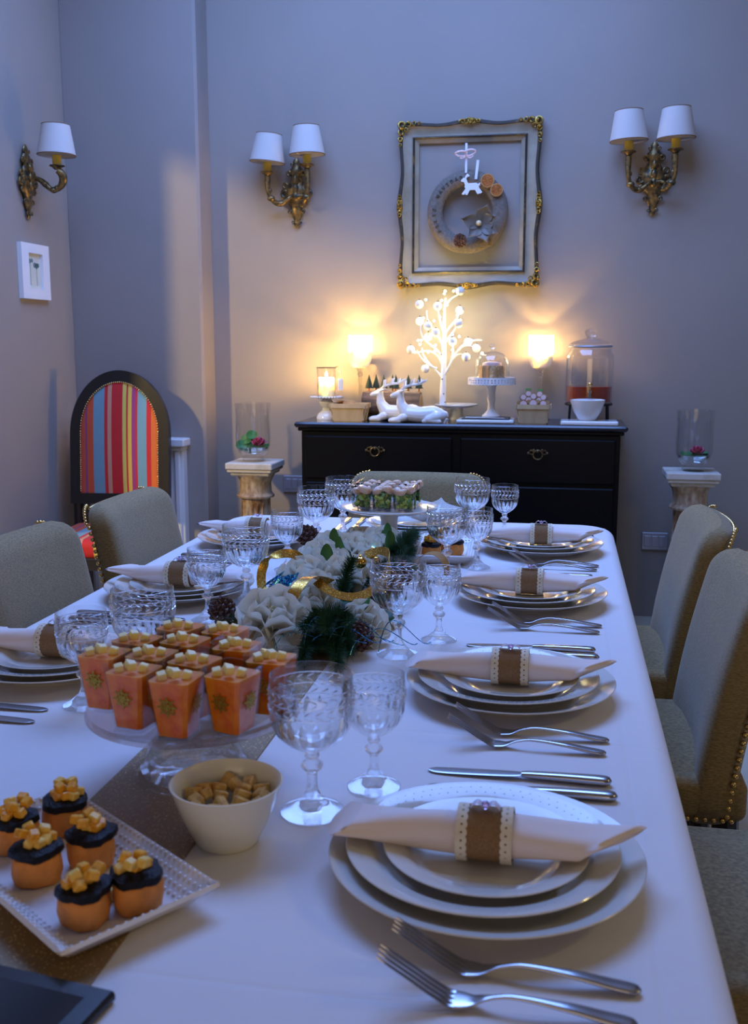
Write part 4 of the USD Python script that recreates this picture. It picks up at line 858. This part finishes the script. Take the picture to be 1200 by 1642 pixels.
# (base, tip, needle length, count) in world x, y and height over the cloth
for b_, e_, L, n in [((-.40, 1.62, .03), (-.36, 1.50, .035), .030, 330), ((-.40, 1.62, .04), (-.30, 1.53, .05), .030, 330), ((-.42, 1.64, .02), (-.42, 1.49, .02), .030, 330), ((-.38, 1.66, .03), (-.27, 1.60, .03), .028, 300), ((-.40, 1.60, .05), (-.38, 1.52, .07), .028, 300), ((-.36, 1.60, .03), (-.285, 1.52, .03), .028, 300), ((-.39, 1.58, .03), (-.34, 1.46, .02), .026, 260),
                     ((-.36, 1.75, .03), (-.28, 1.70, .035), .028, 260), ((-.36, 1.85, .03), (-.28, 1.83, .04), .028, 260), ((-.36, 1.98, .03), (-.28, 1.98, .03), .028, 240), ((-.36, 2.10, .03), (-.27, 2.12, .05), .030, 260), ((-.36, 2.22, .03), (-.26, 2.26, .05), .032, 330), ((-.36, 2.24, .04), (-.30, 2.32, .08), .032, 330), ((-.38, 2.22, .05), (-.34, 2.30, .09), .032, 300), ((-.35, 2.18, .03), (-.24, 2.20, .03), .030, 260),
                     ((-.56, 1.66, .02), (-.66, 1.70, .015), .028, 220), ((-.56, 1.64, .03), (-.64, 1.62, .03), .026, 200), ((-.58, 1.80, .02), (-.64, 1.86, .02), .026, 220), ((-.56, 1.9, .03), (-.62, 1.92, .03), .026, 220), ((-.56, 2.05, .03), (-.62, 2.10, .04), .026, 220), ((-.54, 2.2, .03), (-.60, 2.28, .05), .028, 240), ((-.50, 2.3, .03), (-.53, 2.40, .06), .028, 260),
                     ((-.46, 1.80, .03), (-.45, 1.70, .05), .026, 240), ((-.44, 1.95, .03), (-.42, 1.86, .06), .026, 240), ((-.50, 2.05, .03), (-.46, 2.15, .06), .028, 240), ((-.42, 2.30, .03), (-.40, 2.38, .05), .028, 240), ((-.44, 1.70, .02), (-.30, 1.68, .02), .026, 240), ((-.42, 1.82, .05), (-.40, 1.83, .125), .026, 300), ((-.55, 1.86, .02), (-.42, 1.84, .03), .026, 240), ((-.38, 1.9, .04), (-.345, 1.86, .075), .03, 300), ((-.38, 2.0, .04), (-.345, 1.97, .085), .03, 300), ((-.40, 1.66, .05), (-.43, 1.55, .06), .03, 300), ((-.38, 2.14, .05), (-.345, 2.10, .09), .03, 300), ((-.40, 1.64, .05), (-.35, 1.55, .075), .03, 320)]:
    b_, e_ = W(min(max(b_[0], -.57), -.37), *b_[1:]), W(min(max(e_[0], -.592), -.345), *e_[1:]); mid = (b_ + e_) / 2 + [0, 0, .012]; sp.append((needles([b_, mid, e_], L, int(n * 1.7), seed=len(sp)), len(sp)))
for m, k in sp: obj('pine_sprig', m, 'pine_needle_light' if k in (28, 24, 21) else 'pine_needle', t, False)
obj('moss_base', [ball(.055, W(x, y, .018), 2, (1, 1, .32)) for x, y in ((-.40, 1.62), (-.42, 1.72), (-.44, 1.82), (-.45, 1.92), (-.46, 2.02), (-.46, 2.12), (-.46, 2.22), (-.47, 2.32), (-.50, 1.75), (-.50, 1.90), (-.41, 2.0), (-.40, 2.12), (-.38, 2.22), (-.35, 1.8), (-.36, 1.92))], 'pine_needle', t, True)
def rose(loc, s, tilt=(0, 0), seed=0):
    g = random.Random(seed); loc = WD(*loc); base = lambda m, rz: mv(mv(m, rz=rz), loc, rx=tilt[0], ry=tilt[1])
    core = obj('rose', base(cat([solidify(petal(.030 * s, .012 * s, 1.6, .0, 7, seed=k), .0006) if False else mv(solidify(petal(.034 * s, .013 * s, .9, .05, 7), .0006), (0, -.004 * s, 0), rx=.10, rz=k * 2.1) for k in range(5)]), 0), 'rose_heart', t, True)
    for ring, (n, r, L, Wd, op, cu) in enumerate(((5, .007, .040, .022, -.22, .18), (6, .011, .044, .029, -.55, .30), (7, .014, .046, .033, -1.0, .40))):
        for k in range(n):
            rz = k * 2 * PI / n + ring * .5 + g.uniform(-.15, .15)
            m = solidify(petal(L * s, Wd * s, .42, cu, 9, ruff=.0016 * s, seed=g.uniform(0, 6)), .0007)
            obj('petal', base(mv(m, (0, r * s, .0), rx=op * g.uniform(.85, 1.15)), rz), 'rose_petal', core, True)
for k, (loc, s, tilt) in enumerate([((-.497, 1.705, .050), 1.28, (.45, .15)), ((-.462, 1.835, .050), 1.02, (.5, .25)), ((-.352, 1.780, .028), .95, (.7, .45)), ((-.535, 2.070, .045), 1.10, (.3, -.2)), ((-.490, 1.990, .040), .85, (.5, .0)), ((-.438, 2.060, .055), .98, (.4, .3)),
                                     ((-.550, 2.260, .052), .92, (.25, -.25)), ((-.550, 2.405, .050), .88, (.2, -.1)), ((-.458, 2.275, .062), 1.02, (.35, .1)), ((-.420, 2.400, .058), 1.0, (.3, .25)), ((-.400, 2.160, .048), .90, (.4, .4)), ((-.495, 2.165, .056), .86, (.2, .0)), ((-.490, 2.480, .050), .85, (.2, .0))]):
    rose(loc, s, tilt, k)
for k, (loc, L, r, rx, ry) in enumerate([((-.630, 1.845, .022), .055, .030, .9, -.4), ((-.632, 2.530, .030), .060, .032, .5, -.3), ((-.350, 2.060, .034), .080, .044, 1.3, .3), ((-.345, 1.960, .030), .070, .040, 1.2, -.2), ((-.350, 1.735, .022), .065, .030, 1.1, .5), ((-.350, 2.170, .034), .065, .036, 1.0, .4)]):
    obj('pinecone', mv(cone_mesh(L, r, 56, k), WD(*loc), rx=rx, ry=ry), 'pinecone_scale', t, False)
def ribbon(pts, w=.020, th=.0008, n=44, wd=(0, 1, 0)):
    p = spline([W(*q) for q in pts], n); tg = np.gradient(p, axis=0); tg /= np.linalg.norm(tg, axis=1, keepdims=True)
    s = np.asarray(wd, float) - (tg @ np.asarray(wd, float))[:, None] * tg; s /= np.maximum(np.linalg.norm(s, axis=1, keepdims=True), .15); P = p[:, None] + s[:, None] * np.linspace(-w / 2, w / 2, 4)[None, :, None]
    return solidify(P, th)
obj('gold_ribbon', ribbon([(-.545, 2.00, .06), (-.575, 1.96, .10), (-.610, 1.92, .085), (-.605, 1.88, .04), (-.585, 1.85, .02)], .020, wd=(.45, .8, .35)), 'gold_ribbon', t)
obj('gold_ribbon', ribbon([(-.480, 1.62, .075), (-.462, 1.66, .112), (-.450, 1.72, .11), (-.430, 1.76, .09)], .022, wd=(1, .35, 0)), 'gold_ribbon', t)
obj('gold_ribbon', ribbon([(-.450, 1.73, .10), (-.425, 1.72, .085), (-.390, 1.735, .070), (-.355, 1.77, .072), (-.335, 1.82, .09), (-.335, 1.88, .115), (-.365, 1.93, .12), (-.395, 1.93, .11)], .018, wd=(-.2, .7, .7)), 'gold_ribbon', t)
obj('ribbon_tail', ribbon([(-.330, 2.20, .03), (-.300, 2.19, .062), (-.268, 2.17, .062), (-.250, 2.15, .02)], .026, wd=(.35, .9, .1)), 'ochre_ribbon', t)
obj('gold_leaf', ribbon([(-.535, 1.555, .030), (-.530, 1.60, .045), (-.515, 1.64, .040)], .034, wd=(.8, -.3, .4)), 'ochre_ribbon', t)
for x, y, z, r in ((-.400, 1.900, .100, .013), (-.392, 1.985, .100, .011), (-.380, 1.97, .09, .009)): obj('gold_bauble', [ball(r, W(x, y, z)), mv(lathe([(0, 0), (.003, 0), (.003, .004), (0, .004)], 10), W(x, y, z + r - .001))], 'gold_bauble', t)
g = np.random.default_rng(4)
cel = []
for k in range(16):
    q = np.array([W(-.560, 1.88, .045) + g.normal(size=3) * [.020, .012, .012] for _ in range(4)]); q[:, 2] = np.maximum(q[:, 2], .01); P = spline(q, 10); cel.append(solidify(P[:, None] + np.linspace(-.006, .006, 3)[None, :, None] * np.array([.5, .3, .8]), .0004))
obj('blue_cellophane', cel, 'blue_tinsel', t)
for x, y, z in ((-.565, 1.865, .050), (-.550, 1.87, .045), (-.530, 1.87, .045), (-.425, 2.165, .075), (-.40, 2.15, .07)): obj('fairy_light', ball(.0042, W(x, y, z), 2), 'blue_light', t)
st = []
for k in range(9):
    x0, y0 = -.47 + .022 * k, 1.53 + .012 * (k % 3); q = [W(x0, y0 - .02, .03 + .02 * (k % 2)), W(x0 + .03, y0 + .01, .055 + .01 * (k % 3)), W(x0 + .06, y0 + .02, .045), W(x0 + .08, y0 + .05, .03)]; st.append(tube(q, .0009, 4, 14))
obj('blue_tinsel', st, 'blue_tinsel', t)
for x, y, z, rx, rz in ((-.49, 1.985, .10, .5, .3), (-.385, 2.13, .105, .3, -.4), (-.375, 1.68, .08, .9, -1.2), (-.47, 2.08, .10, .5, 1.0), (-.42, 2.26, .10, .5, -.5), (-.52, 2.22, .09, .4, .8), (-.365, 1.72, .065, 1.1, -.8)):
    obj('leaf', mv(solidify(petal(.050, .014, .4, .1, 8), .0006), W(x, y, z - .03), rx=-rx, rz=rz), 'leaf_green', t)

# ------------------------------------------------------------------ things on the dresser
def flame(t, loc, h=.022, parent=None):
    obj('flame', mv(lathe([(0, 0), (.0032, .002), (.0050, .007), (.0036, .014), (0, h)], 12), loc), 'flame', t)
def candle(name, label, loc, r, h):
    t = thing(name, label, 'candle', loc)
    obj('wax', lathe([(0, 0), (r, 0), (r, h - .002), (r * .93, h), (r * .7, h - .004), (0, h - .006)], 32), 'wax', t)
    obj('wick', tube([(0, 0, h - .007), (.0005, 0, h + .004)], .0012, 6), 'dark_mark', t); flame(t, (0, 0, h + .003))
# candle on the little white stand
t = thing('candle_stand', 'small white pedestal dish under the hurricane candle, left end of dresser', 'cake stand', (-1.086, 4.66, DZ))
obj('stand', lathe([(0, 0), (.047, 0), (.048, .010), (.040, .026), (.022, .040), (.020, .052), (.032, .066), (.036, .078), (.020, .092), (.070, .100), (.0745, .106), (.072, .108), (0, .105)], 48), 'white_ceramic', t)
obj('pierced_rim', [ball(.005, (.072 * math.cos(q), .072 * math.sin(q), .103), 1) for q in np.linspace(0, 2 * PI, 33)[:-1]], 'white_ceramic', t)
candle('pillar_candle', 'lit white pillar candle in the small glass on the white pedestal dish', (-1.086, 4.66, DZ + .1055), .036, .088)
t = thing('hurricane_glass', 'small straight glass around the pillar candle, with dark rim wire and tag', 'candle glass', (-1.086, 4.66, DZ + .107))
obj('glass', lathe([(.044, 0), (.044, .134), (.0425, .134), (.0425, 0), (.044, 0)], 40), 'thin_glass', t)
obj('rim_wire', [mv(trimesh.creation.torus(.0455, .002, 40, 6), (0, 0, .132)), tube([(.044, -.01, .132), (.062, -.014, .136), (.070, -.016, .120), (.072, -.016, .085)], .0016, 6, 16)], 'black_iron', t)
obj('tag', bx(.060, .082, -.020, -.016, .028, .082, .003), 'white_felt', t)
def candlestick(t):
    obj('stem', lathe([(0, 0), (.050, 0), (.052, .004), (.040, .010), (.014, .020), (.009, .040), (.013, .055), (.008, .075), (.007, .16), (.011, .18), (.008, .20), (.010, .215), (.020, .232), (0, .232)], 32), 'clear_glass', t)
    obj('knop', ball(.015, (0, 0, .205), 2, (1, 1, .8)), 'clear_glass', t)
    obj('cup', lathe([(0, .233), (.020, .233), (.042, .246), (.054, .272), (.057, .300), (.057, .388), (.0555, .388), (.0555, .300), (.0525, .274), (.041, .250), (.018, .238), (0, .238)], 44), 'frosted_glass', t)
for x, lb in ((-.953, 'tall glass candlestick with cup, left of the lit white tree'), (-.104, 'tall glass candlestick with cup, between cake dome and drinks jar')):
    put('stick', candlestick, 'candlestick', lb, 'candlestick', (x, 4.80, DZ), 0, 'tall glass candlesticks')
candle('cup_candle', 'lit candle in the glass cup of the left candlestick', (-.953, 4.80, DZ + .2385), .036, .085)
candle('cup_candle', 'lit candle in the glass cup of the right candlestick', (-.104, 4.80, DZ + .2385), .036, .070)
def chip_basket(w, d, h):
    def b(t):
        tp = .84; c = [(1, -1), (1, 1), (-1, 1), (-1, -1)]
        for k in range(4):
            (x0, y0), (x1, y1) = c[k], c[(k + 1) % 4]
            lo = np.array([[x0 * w / 2 * tp, y0 * d / 2 * tp, 0], [x1 * w / 2 * tp, y1 * d / 2 * tp, 0]]); hi = np.array([[x0 * w / 2, y0 * d / 2, h], [x1 * w / 2, y1 * d / 2, h]])
            ins = .94
            P = np.array([[lo[0] * .98 + (lo[1] - lo[0]) * .03, lo[1] * .98 - (lo[1] - lo[0]) * .03], [hi[0] + (hi[1] - hi[0]) * .03, hi[1] - (hi[1] - hi[0]) * .03]])
            obj('side', solidify(P, .0025), 'chip_wood', t, False)
            obj('rim_strip', solidify(P[1][None] + np.array([[0, 0, -.018], [0, 0, .002]])[:, None] + (P[1].mean(0) * [1, 1, 0])[None, None] * .03, .003), 'chip_wood', t, False)
        obj('bottom', bx(-w / 2 * tp + .003, w / 2 * tp - .003, -d / 2 * tp + .003, d / 2 * tp - .003, 0, .003), 'chip_wood', t)
        obj('inner_lining', bx(-w / 2 * .86, w / 2 * .86, -d / 2 * .86, d / 2 * .86, .004, h * .72), 'chip_wood', t)
    return b
t = thing('chip_basket', 'pale wooden chip basket of biscuits beside the white pedestal dish', 'basket', (-.958, 4.585, DZ)); chip_basket(.168, .11, .078)(t)
def biscuit(t): obj('biscuit', lathe([(0, 0), (.026, 0), (.029, .004), (.026, .009), (0, .010)], 20, lambda i, z, a: .0012 * np.sin(a * 9)), 'biscuit', t)
for k, (x, y, z, r) in enumerate(((-.052, -.01, .074, .1), (-.012, .012, .080, .7), (.028, -.012, .076, 1.1), (.0, -.018, .090, 2), (-.036, .014, .090, 2.6))):
    t = thing('biscuit', ('flat brown biscuit at the left of the chip basket', 'brown biscuit in the middle of the chip basket', 'brown biscuit at the right of the chip basket', 'brown biscuit on top at the front of the chip basket', 'brown biscuit on top at the back of the chip basket')[k], 'biscuit', (-.958 + x, 4.585 + y, DZ + z - .012), r)
    obj('biscuit', mv(lathe([(0, 0), (.026, 0), (.029, .004), (.026, .009), (0, .010)], 20, lambda i, z, a: .0012 * np.sin(a * 9)), rx=.25 * math.sin(k * 2), ry=.3 * math.cos(k * 3)), 'biscuit', t)
# log with bottle-brush trees
t = thing('log_planter', 'bark-covered log carrying miniature bottle-brush trees behind the china reindeer', 'log', (-.775, 4.72, DZ))
a = np.arange(40) / 40 * 2 * PI; xs = np.linspace(-.145, .125, 24); nz_ = meshkit.fbm(np.stack(np.broadcast_arrays(xs[:, None] * 14, np.cos(a)[None] * 2, np.sin(a)[None] * 2), -1), 3, 3)
r = .065 + .012 * (nz_ - .5); P = np.stack([np.repeat(xs[:, None], 40, 1), r * np.cos(a), np.minimum(r * np.sin(a), .060) + .0655], -1)
obj('bark', grid(P, cv=True, cap0=True, cap1=True), 'bark', t, 40)
obj('cut_end', mv(lathe([(0, 0), (.053, 0), (.051, .003), (0, .003)], 30), (.1255, 0, .0655), ry=PI / 2), 'cut_wood', t)
obj('moss_top', [ball(.018, (x, 0, .124), 1, (1.5, 1.4, .4)) for x in np.arange(-.12, .12, .03)], 'cut_wood', t)
def brush_tree(t):
    obj('trunk', lathe([(0, 0), (.0045, 0), (.004, .021), (0, .021)], 8), 'tree_trunk_orange', t)
    ms = []; g = np.random.default_rng(2)
    for k in range(220):
        f = k / 220; z = .018 + .062 * f; rr_ = .023 * (1 - f) + .002; an = g.uniform(0, 6.28); c = np.array([0, 0, z]); e = np.array([rr_ * math.cos(an), rr_ * math.sin(an), z - .004]); s = np.array([-math.sin(an), math.cos(an), 0]) * .0014
        h = TM([c + s, c - s, e, c + [0, 0, .003]], [(0, 1, 2), (1, 3, 2), (3, 0, 2)]); ms.append(h)
    obj('brush', ms + [lathe([(0, .016), (.016, .020), (.009, .050), (0, .080)], 12)], 'bottle_brush', t, False)
for k, (x, y) in enumerate(((-.118, -.01), (-.088, .012), (-.048, -.008), (-.010, .014), (.010, -.012), (.066, .006), (.118, -.004))):
    put('brush', brush_tree, 'bottle_brush_tree', f'miniature dark bottle-brush tree on the log, number {("one from the left end", "two from the left end", "three from the left end", "four, in the middle", "five, just right of the middle", "six, second from right", "seven, at the right end")[k]}', 'miniature tree', (-.775 + x, 4.72 + y, DZ + .126), k, 'bottle-brush trees on the log')
# china reindeer, lying, facing left
def reindeer(t):
    S = lambda *j: chain(j)
    m = S((-.045, 0, .040, .034), (.01, 0, .036, .036), (.065, 0, .040, .038), (.098, 0, .034, .030))
    m += S((-.055, 0, .045, .032), (-.078, 0, .080, .022), (-.082, 0, .112, .0165), (-.084, 0, .128, .018)) + S((-.084, 0, .128, .018), (-.108, 0, .122, .0125), (-.120, 0, .119, .0095))
    for s in (-1, 1):
        m += S((-.060, s * .020, .026, .020), (-.092, s * .026, .012, .013), (-.122, s * .022, .010, .011)) + S((-.122, s * .022, .010, .011), (-.080, s * .030, .009, .009))
        m += S((.085, s * .024, .030, .026), (.052, s * .034, .018, .018), (.100, s * .036, .009, .010)) + S((.052, s * .034, .016, .016), (.030, s * .034, .009, .009))
        m += S((-.078, s * .014, .138, .007), (-.062, s * .032, .144, .004))
    m += S((.120, 0, .040, .014), (.130, 0, .030, .007))
    m = m.trim_by_plane((0, 0, 1), 0.0)
    obj('body', blend(m, .006, 10), 'white_ceramic', t, True)
    for s in (-1, 1):
        A = lambda *j: chain([(x, s * y, z, r) for x, y, z, r in j])
        an = A((-.080, .007, .140, .006), (-.062, .020, .158, .0055), (-.030, .032, .168, .005), (.005, .038, .172, .0048), (.030, .036, .188, .004)) + A((-.062, .020, .158, .005), (-.060, .024, .184, .0038)) + A((-.030, .032, .168, .005), (-.022, .036, .192, .0038)) + A((.005, .038, .172, .0046), (.006, .042, .190, .0036))
        obj('antler', blend(an, .004, 4), 'white_ceramic', t, True)
put('deer', reindeer, 'china_reindeer', 'glossy white china reindeer lying down, left one of the pair', 'figurine', (-.738, 4.60, DZ), .04, 'white china reindeer')
put('deer', reindeer, 'china_reindeer', 'glossy white china reindeer lying down, right one nearer the cake plate', 'figurine', (-.632, 4.515, DZ), -.03, 'white china reindeer')
# lit white tree
t = thing('light_tree', 'white twig tree with warm lights and snowy baubles on the dresser', 'light tree', (-.545, 4.715, DZ))
def pz(zx, zy, y=0.0):
    """A point of the tree from its place across (m) and height (m)."""
    return np.array([zx, y, zy])
sc = 4.775 / 1630 / 6.667
def fromzoom(x, y, d=0.0): return np.array([(x - 590) * sc * 1.0, d, (1440 - y) * sc + .012])
obj('trunk', tube([(.0, 0, 0), (.0, 0, .15), (.004, 0, .30), (.002, 0, .45), (.008, 0, .555)], [.016, .014, .011, .007, .004], 12, 40), 'white_metal', t)
obj('tree_base', lathe([(0, 0), (.029, 0), (.028, .006), (.018, .010), (0, .010)], 30), 'white_metal', t)
for x, z in ((-.004, .188), (.012, .082), (.004, .12), (-.008, .30)): obj('bark_mark', ball(.004, (x, -.0135, z), 1, (1.2, .3, .6)), 'dark_mark', t)
g = random.Random(9)
br = [((0, .19), (-.05, .24), (-.095, .295), (-.105, .33)), ((.0, .20), (.035, .26), (.07, .32), (.145, .335)), ((.03, .25), (.07, .30), (.115, .285)), ((0, .27), (-.04, .33), (-.075, .36), (-.100, .44)), ((0, .30), (-.025, .38), (-.07, .44), (-.085, .50)), ((.0, .30), (.02, .37), (.05, .41), (.065, .44)), ((0, .40), (-.02, .46), (-.03, .50)), ((0, .50), (.03, .545), (.065, .565)), ((.0, .36), (.03, .43), (.06, .47), (.058, .50)), ((-.03, .235), (-.07, .255), (-.12, .32)), ((0, .24), (-.05, .31), (-.13, .305)), ((.035, .26), (.045, .33), (.04, .37)), ((.07, .32), (.11, .355), (.175, .365))]
tips = []
for k, b_ in enumerate(br):
    d = [.0] + [(-1) ** k * .02 * (j + 1) * g.uniform(.5, 1) for j in range(len(b_) - 1)]
    p = [(x, dd, z) for (x, z), dd in zip(b_, d)]; obj('branch', tube(p, np.linspace(.006, .0025, len(p)), 7, 20), 'white_metal', t); tips.append(p)
bl = [(335, 270), (330, 440), (430, 490), (530, 290), (750, 330), (750, 470), (515, 560), (690, 650), (840, 655), (835, 810), (245, 735), (400, 935), (765, 140), (430, 600), (930, 720)]
for k, (x, y) in enumerate(bl):
    p = fromzoom(x, y, -.030 if k in (2, 5, 6, 7) else g.uniform(-.035, .035)); o = obj('snow_bauble', ball(.0195, p, 2), 'snow_bauble', t); obj('bauble_cap', mv(lathe([(0, 0), (.003, 0), (.003, .005), (0, .006)], 8), p + [0, 0, .019]), 'dark_mark', o)
ld = [(410, 225), (560, 230), (600, 165), (620, 275), (540, 400), (385, 410), (700, 140), (740, 385), (680, 580), (695, 740), (440, 760), (400, 835), (490, 745), (345, 680), (290, 760), (920, 690), (1000, 770), (450, 600), (495, 440), (760, 430), (590, 130), (365, 640), (320, 640), (880, 640), (760, 600), (510, 690)]
for k, (x, y) in enumerate(ld): obj('led_light', ball(.0042, fromzoom(x, y, g.uniform(-.045, .045)), 1), 'led', t)
# low cake plate and ramekin
t = thing('low_cake_plate', 'low white footed cake plate in front of the lit tree trunk', 'cake stand', (-.487, 4.76, DZ))
obj('plate', lathe([(0, .052), (.03, .052), (.075, .056), (.100, .066), (.101, .070), (.099, .0715), (0, .064)], 56), 'white_ceramic', t); obj('foot', lathe([(0, 0), (.042, 0), (.041, .006), (.034, .020), (.030, .0525), (0, .0525)], 40), 'bowl_glaze', t)
t = thing('ramekin', 'small white dish under the left edge of the low cake plate', 'dish', (-.545, 4.52, DZ))
obj('dish', lathe([(0, 0), (.026, 0), (.033, .030), (.036, .036), (.033, .036), (.025, .006), (0, .005)], 32), 'white_ceramic', t)
# slate tray, cake dome
t = thing('slate_tray', 'white rectangular plate with a dark slate under the domed cake stand', 'tray', (-.335, 4.60, DZ))
obj('plate', rbox(.255, .17, .016, .006).apply_translation((0, 0, .008)), 'white_ceramic', t); obj('slate', bx(-.105, .105, -.07, .07, .016, .022, .002), 'slate', t)
obj('cake_knife', [bx(-.09, .02, -.055, -.045, .022, .027, .002), bx(.02, .085, -.058, -.042, .022, .024, .001)], 'white_ceramic', t)
DX, DY, D0 = -.315, 4.62, DZ + .0222
t = thing('domed_cake_stand', 'white lace-edged cake stand on a turned stem beside the lit tree', 'cake stand', (DX, DY, D0))
obj('stem', lathe([(0, 0), (.042, 0), (.043, .006), (.030, .018), (.018, .032), (.015, .060), (.020, .080), (.016, .105), (.019, .130), (.026, .152), (0, .152)], 32), 'white_ceramic', t)
obj('plate', lathe([(0, .152), (.100, .166), (.104, .172), (.100, .176), (0, .174)], 56), 'white_ceramic', t)
lace = []
for k in range(44):
    L = 2 * PI * .105 / 44; p = sbox(0, .006, L, .034).union(affinity.scale(Point(L / 2, .006).buffer(L / 2, 6), 1, .6)).difference(Point(L / 2, .012).buffer(.0028, 5)).difference(Point(L / 2, .023).buffer(.0035, 5))
    m = ext(p, .002); v = np.asarray(m.vertices); th = (v[:, 0] + k * L) / .105; lace.append(TM(np.c_[(.105 + v[:, 2]) * np.cos(th), (.105 + v[:, 2]) * np.sin(th), v[:, 1] + .144], m.faces))
obj('lace_skirt', lace, 'white_ceramic', t, False)
t = thing('cake', 'small golden cake under the glass dome', 'cake', (DX, DY, D0 + .176))
obj('sponge', lathe([(0, 0), (.055, 0), (.056, .045), (.050, .055), (0, .056)], 32, lambda i, z, a: .003 * np.sin(a * 10)), 'cake_sponge', t); obj('icing_top', lathe([(0, .054), (.044, .054), (.042, .066), (.02, .072), (0, .072)], 28), 'icing', t)
t = thing('glass_dome', 'clear glass dome with knob covering the small cake', 'dome', (DX, DY, D0 + .1762))
obj('dome', lathe([(.078, 0), (.080, .002), (.079, .050), (.070, .085), (.050, .108), (.020, .118), (0, .119), (0, .117), (.019, .116), (.049, .106), (.0685, .084), (.0775, .050), (.0765, .0), (.078, 0)], 44), 'thin_glass', t)
obj('knob', lathe([(0, .119), (.007, .119), (.006, .126), (.014, .134), (.016, .142), (.010, .149), (0, .151)], 24), 'clear_glass', t)
# cookie basket
t = thing('cookie_basket', 'pale wooden basket of iced biscuits right of the domed cake', 'basket', (-.126, 4.60, DZ)); chip_basket(.150, .11, .082)(t)
for k, (x, y, z, rz, lb) in enumerate(((-.045, -.022, .058, .2, 'front left'), (.0, -.026, .062, -.1, 'front middle'), (.044, -.022, .058, -.3, 'front right'), (-.024, .016, .072, .1, 'back left, tallest'), (.026, .016, .070, -.2, 'back right, with green icing'))):
    t = thing('iced_biscuit', f'iced pink and white biscuit standing in the cookie basket, {lb}', 'biscuit', (-.126 + x, 4.60 + y, DZ + z + .012), rz)
    sh = union_all([Point(0, .014).buffer(.020), Point(0, .044).buffer(.015), Point(-.020, .022).buffer(.008), Point(.020, .022).buffer(.008)])
    b_ = obj('biscuit', mv(ext(sh, .007), rx=PI / 2 - .15), 'biscuit', t)
    obj('icing', mv(ext(union_all([Point(0, .014).buffer(.015), Point(0, .045).buffer(.0115)]), .0025), (0, -.0075, .0), rx=PI / 2 - .15), 'icing', b_)
    if k >= 3: obj('green_icing', mv(ext(union_all([Point(-.006, .062).buffer(.007), Point(.006, .062).buffer(.007)]), .005), rx=PI / 2 - .15), 'icing_green', b_)
# drinks dispenser
t = thing('drinks_dispenser', 'large lidded glass jar of red drink on a black stand', 'drinks dispenser', (.117, 4.715, DZ))
for sx in (-1, 1):
    for sy in (-1, 1): obj('stand_leg', tube([(sx * .085, sy * .07, 0), (sx * .082, sy * .068, .080)], .005, 8), 'black_iron', t)
obj('stand_ring', [mv(trimesh.creation.torus(.102, .005, 44, 8), (0, 0, .080)), bx(-.10, .10, -.004, .004, .074, .082), bx(-.004, .004, -.10, .10, .074, .082)], 'black_iron', t)
obj('jar', lathe([(0, .086), (.100, .086), (.106, .092), (.107, .28), (.104, .300), (.092, .318), (.088, .325), (.090, .334), (.087, .334), (.085, .325), (.089, .316), (.101, .298), (.104, .28), (.103, .094), (0, .091)], 56), 'thin_glass', t)
obj('drink', lathe([(0, .0925), (.1015, .0925), (.1015, .160), (0, .160)], 48), 'red_drink', t)
obj('lid', lathe([(0, .336), (.093, .336), (.096, .340), (.094, .348), (.070, .362), (.036, .370), (.020, .374), (.018, .380), (.026, .390), (.028, .402), (.020, .412), (0, .414), ], 44), 'clear_glass', t)
obj('lid_band', mv(trimesh.creation.torus(.092, .005, 48, 8), (0, 0, .337)), 'outlet_metal', t)
tp = obj('tap', [tube([(0, -.103, .140), (0, -.135, .140)], .008, 10), tube([(0, -.132, .147), (0, -.134, .113)], .007, 10)], 'steel', t); obj('tap_lever', [tube([(0, -.132, .145), (0, -.136, .170)], .004, 8), ball(.010, (0, -.136, .173), 2)], 'brass_nail', tp)
t = thing('serving_tray', 'thick white rectangular plate at the right end of the dresser', 'tray', (.117, 4.532, DZ)); obj('plate', rbox(.245, .13, .020, .007).apply_translation((0, 0, .010)), 'white_ceramic', t)
t = thing('white_bowl', 'white bowl on the serving tray under the dispenser tap', 'bowl', (.108, 4.530, DZ + .0202))
obj('bowl', lathe([(0, 0), (.034, 0), (.040, .006), (.060, .040), (.073, .078), (.076, .088), (.073, .089), (.068, .076), (.054, .040), (.036, .010), (0, .008)], 48), 'white_ceramic', t)
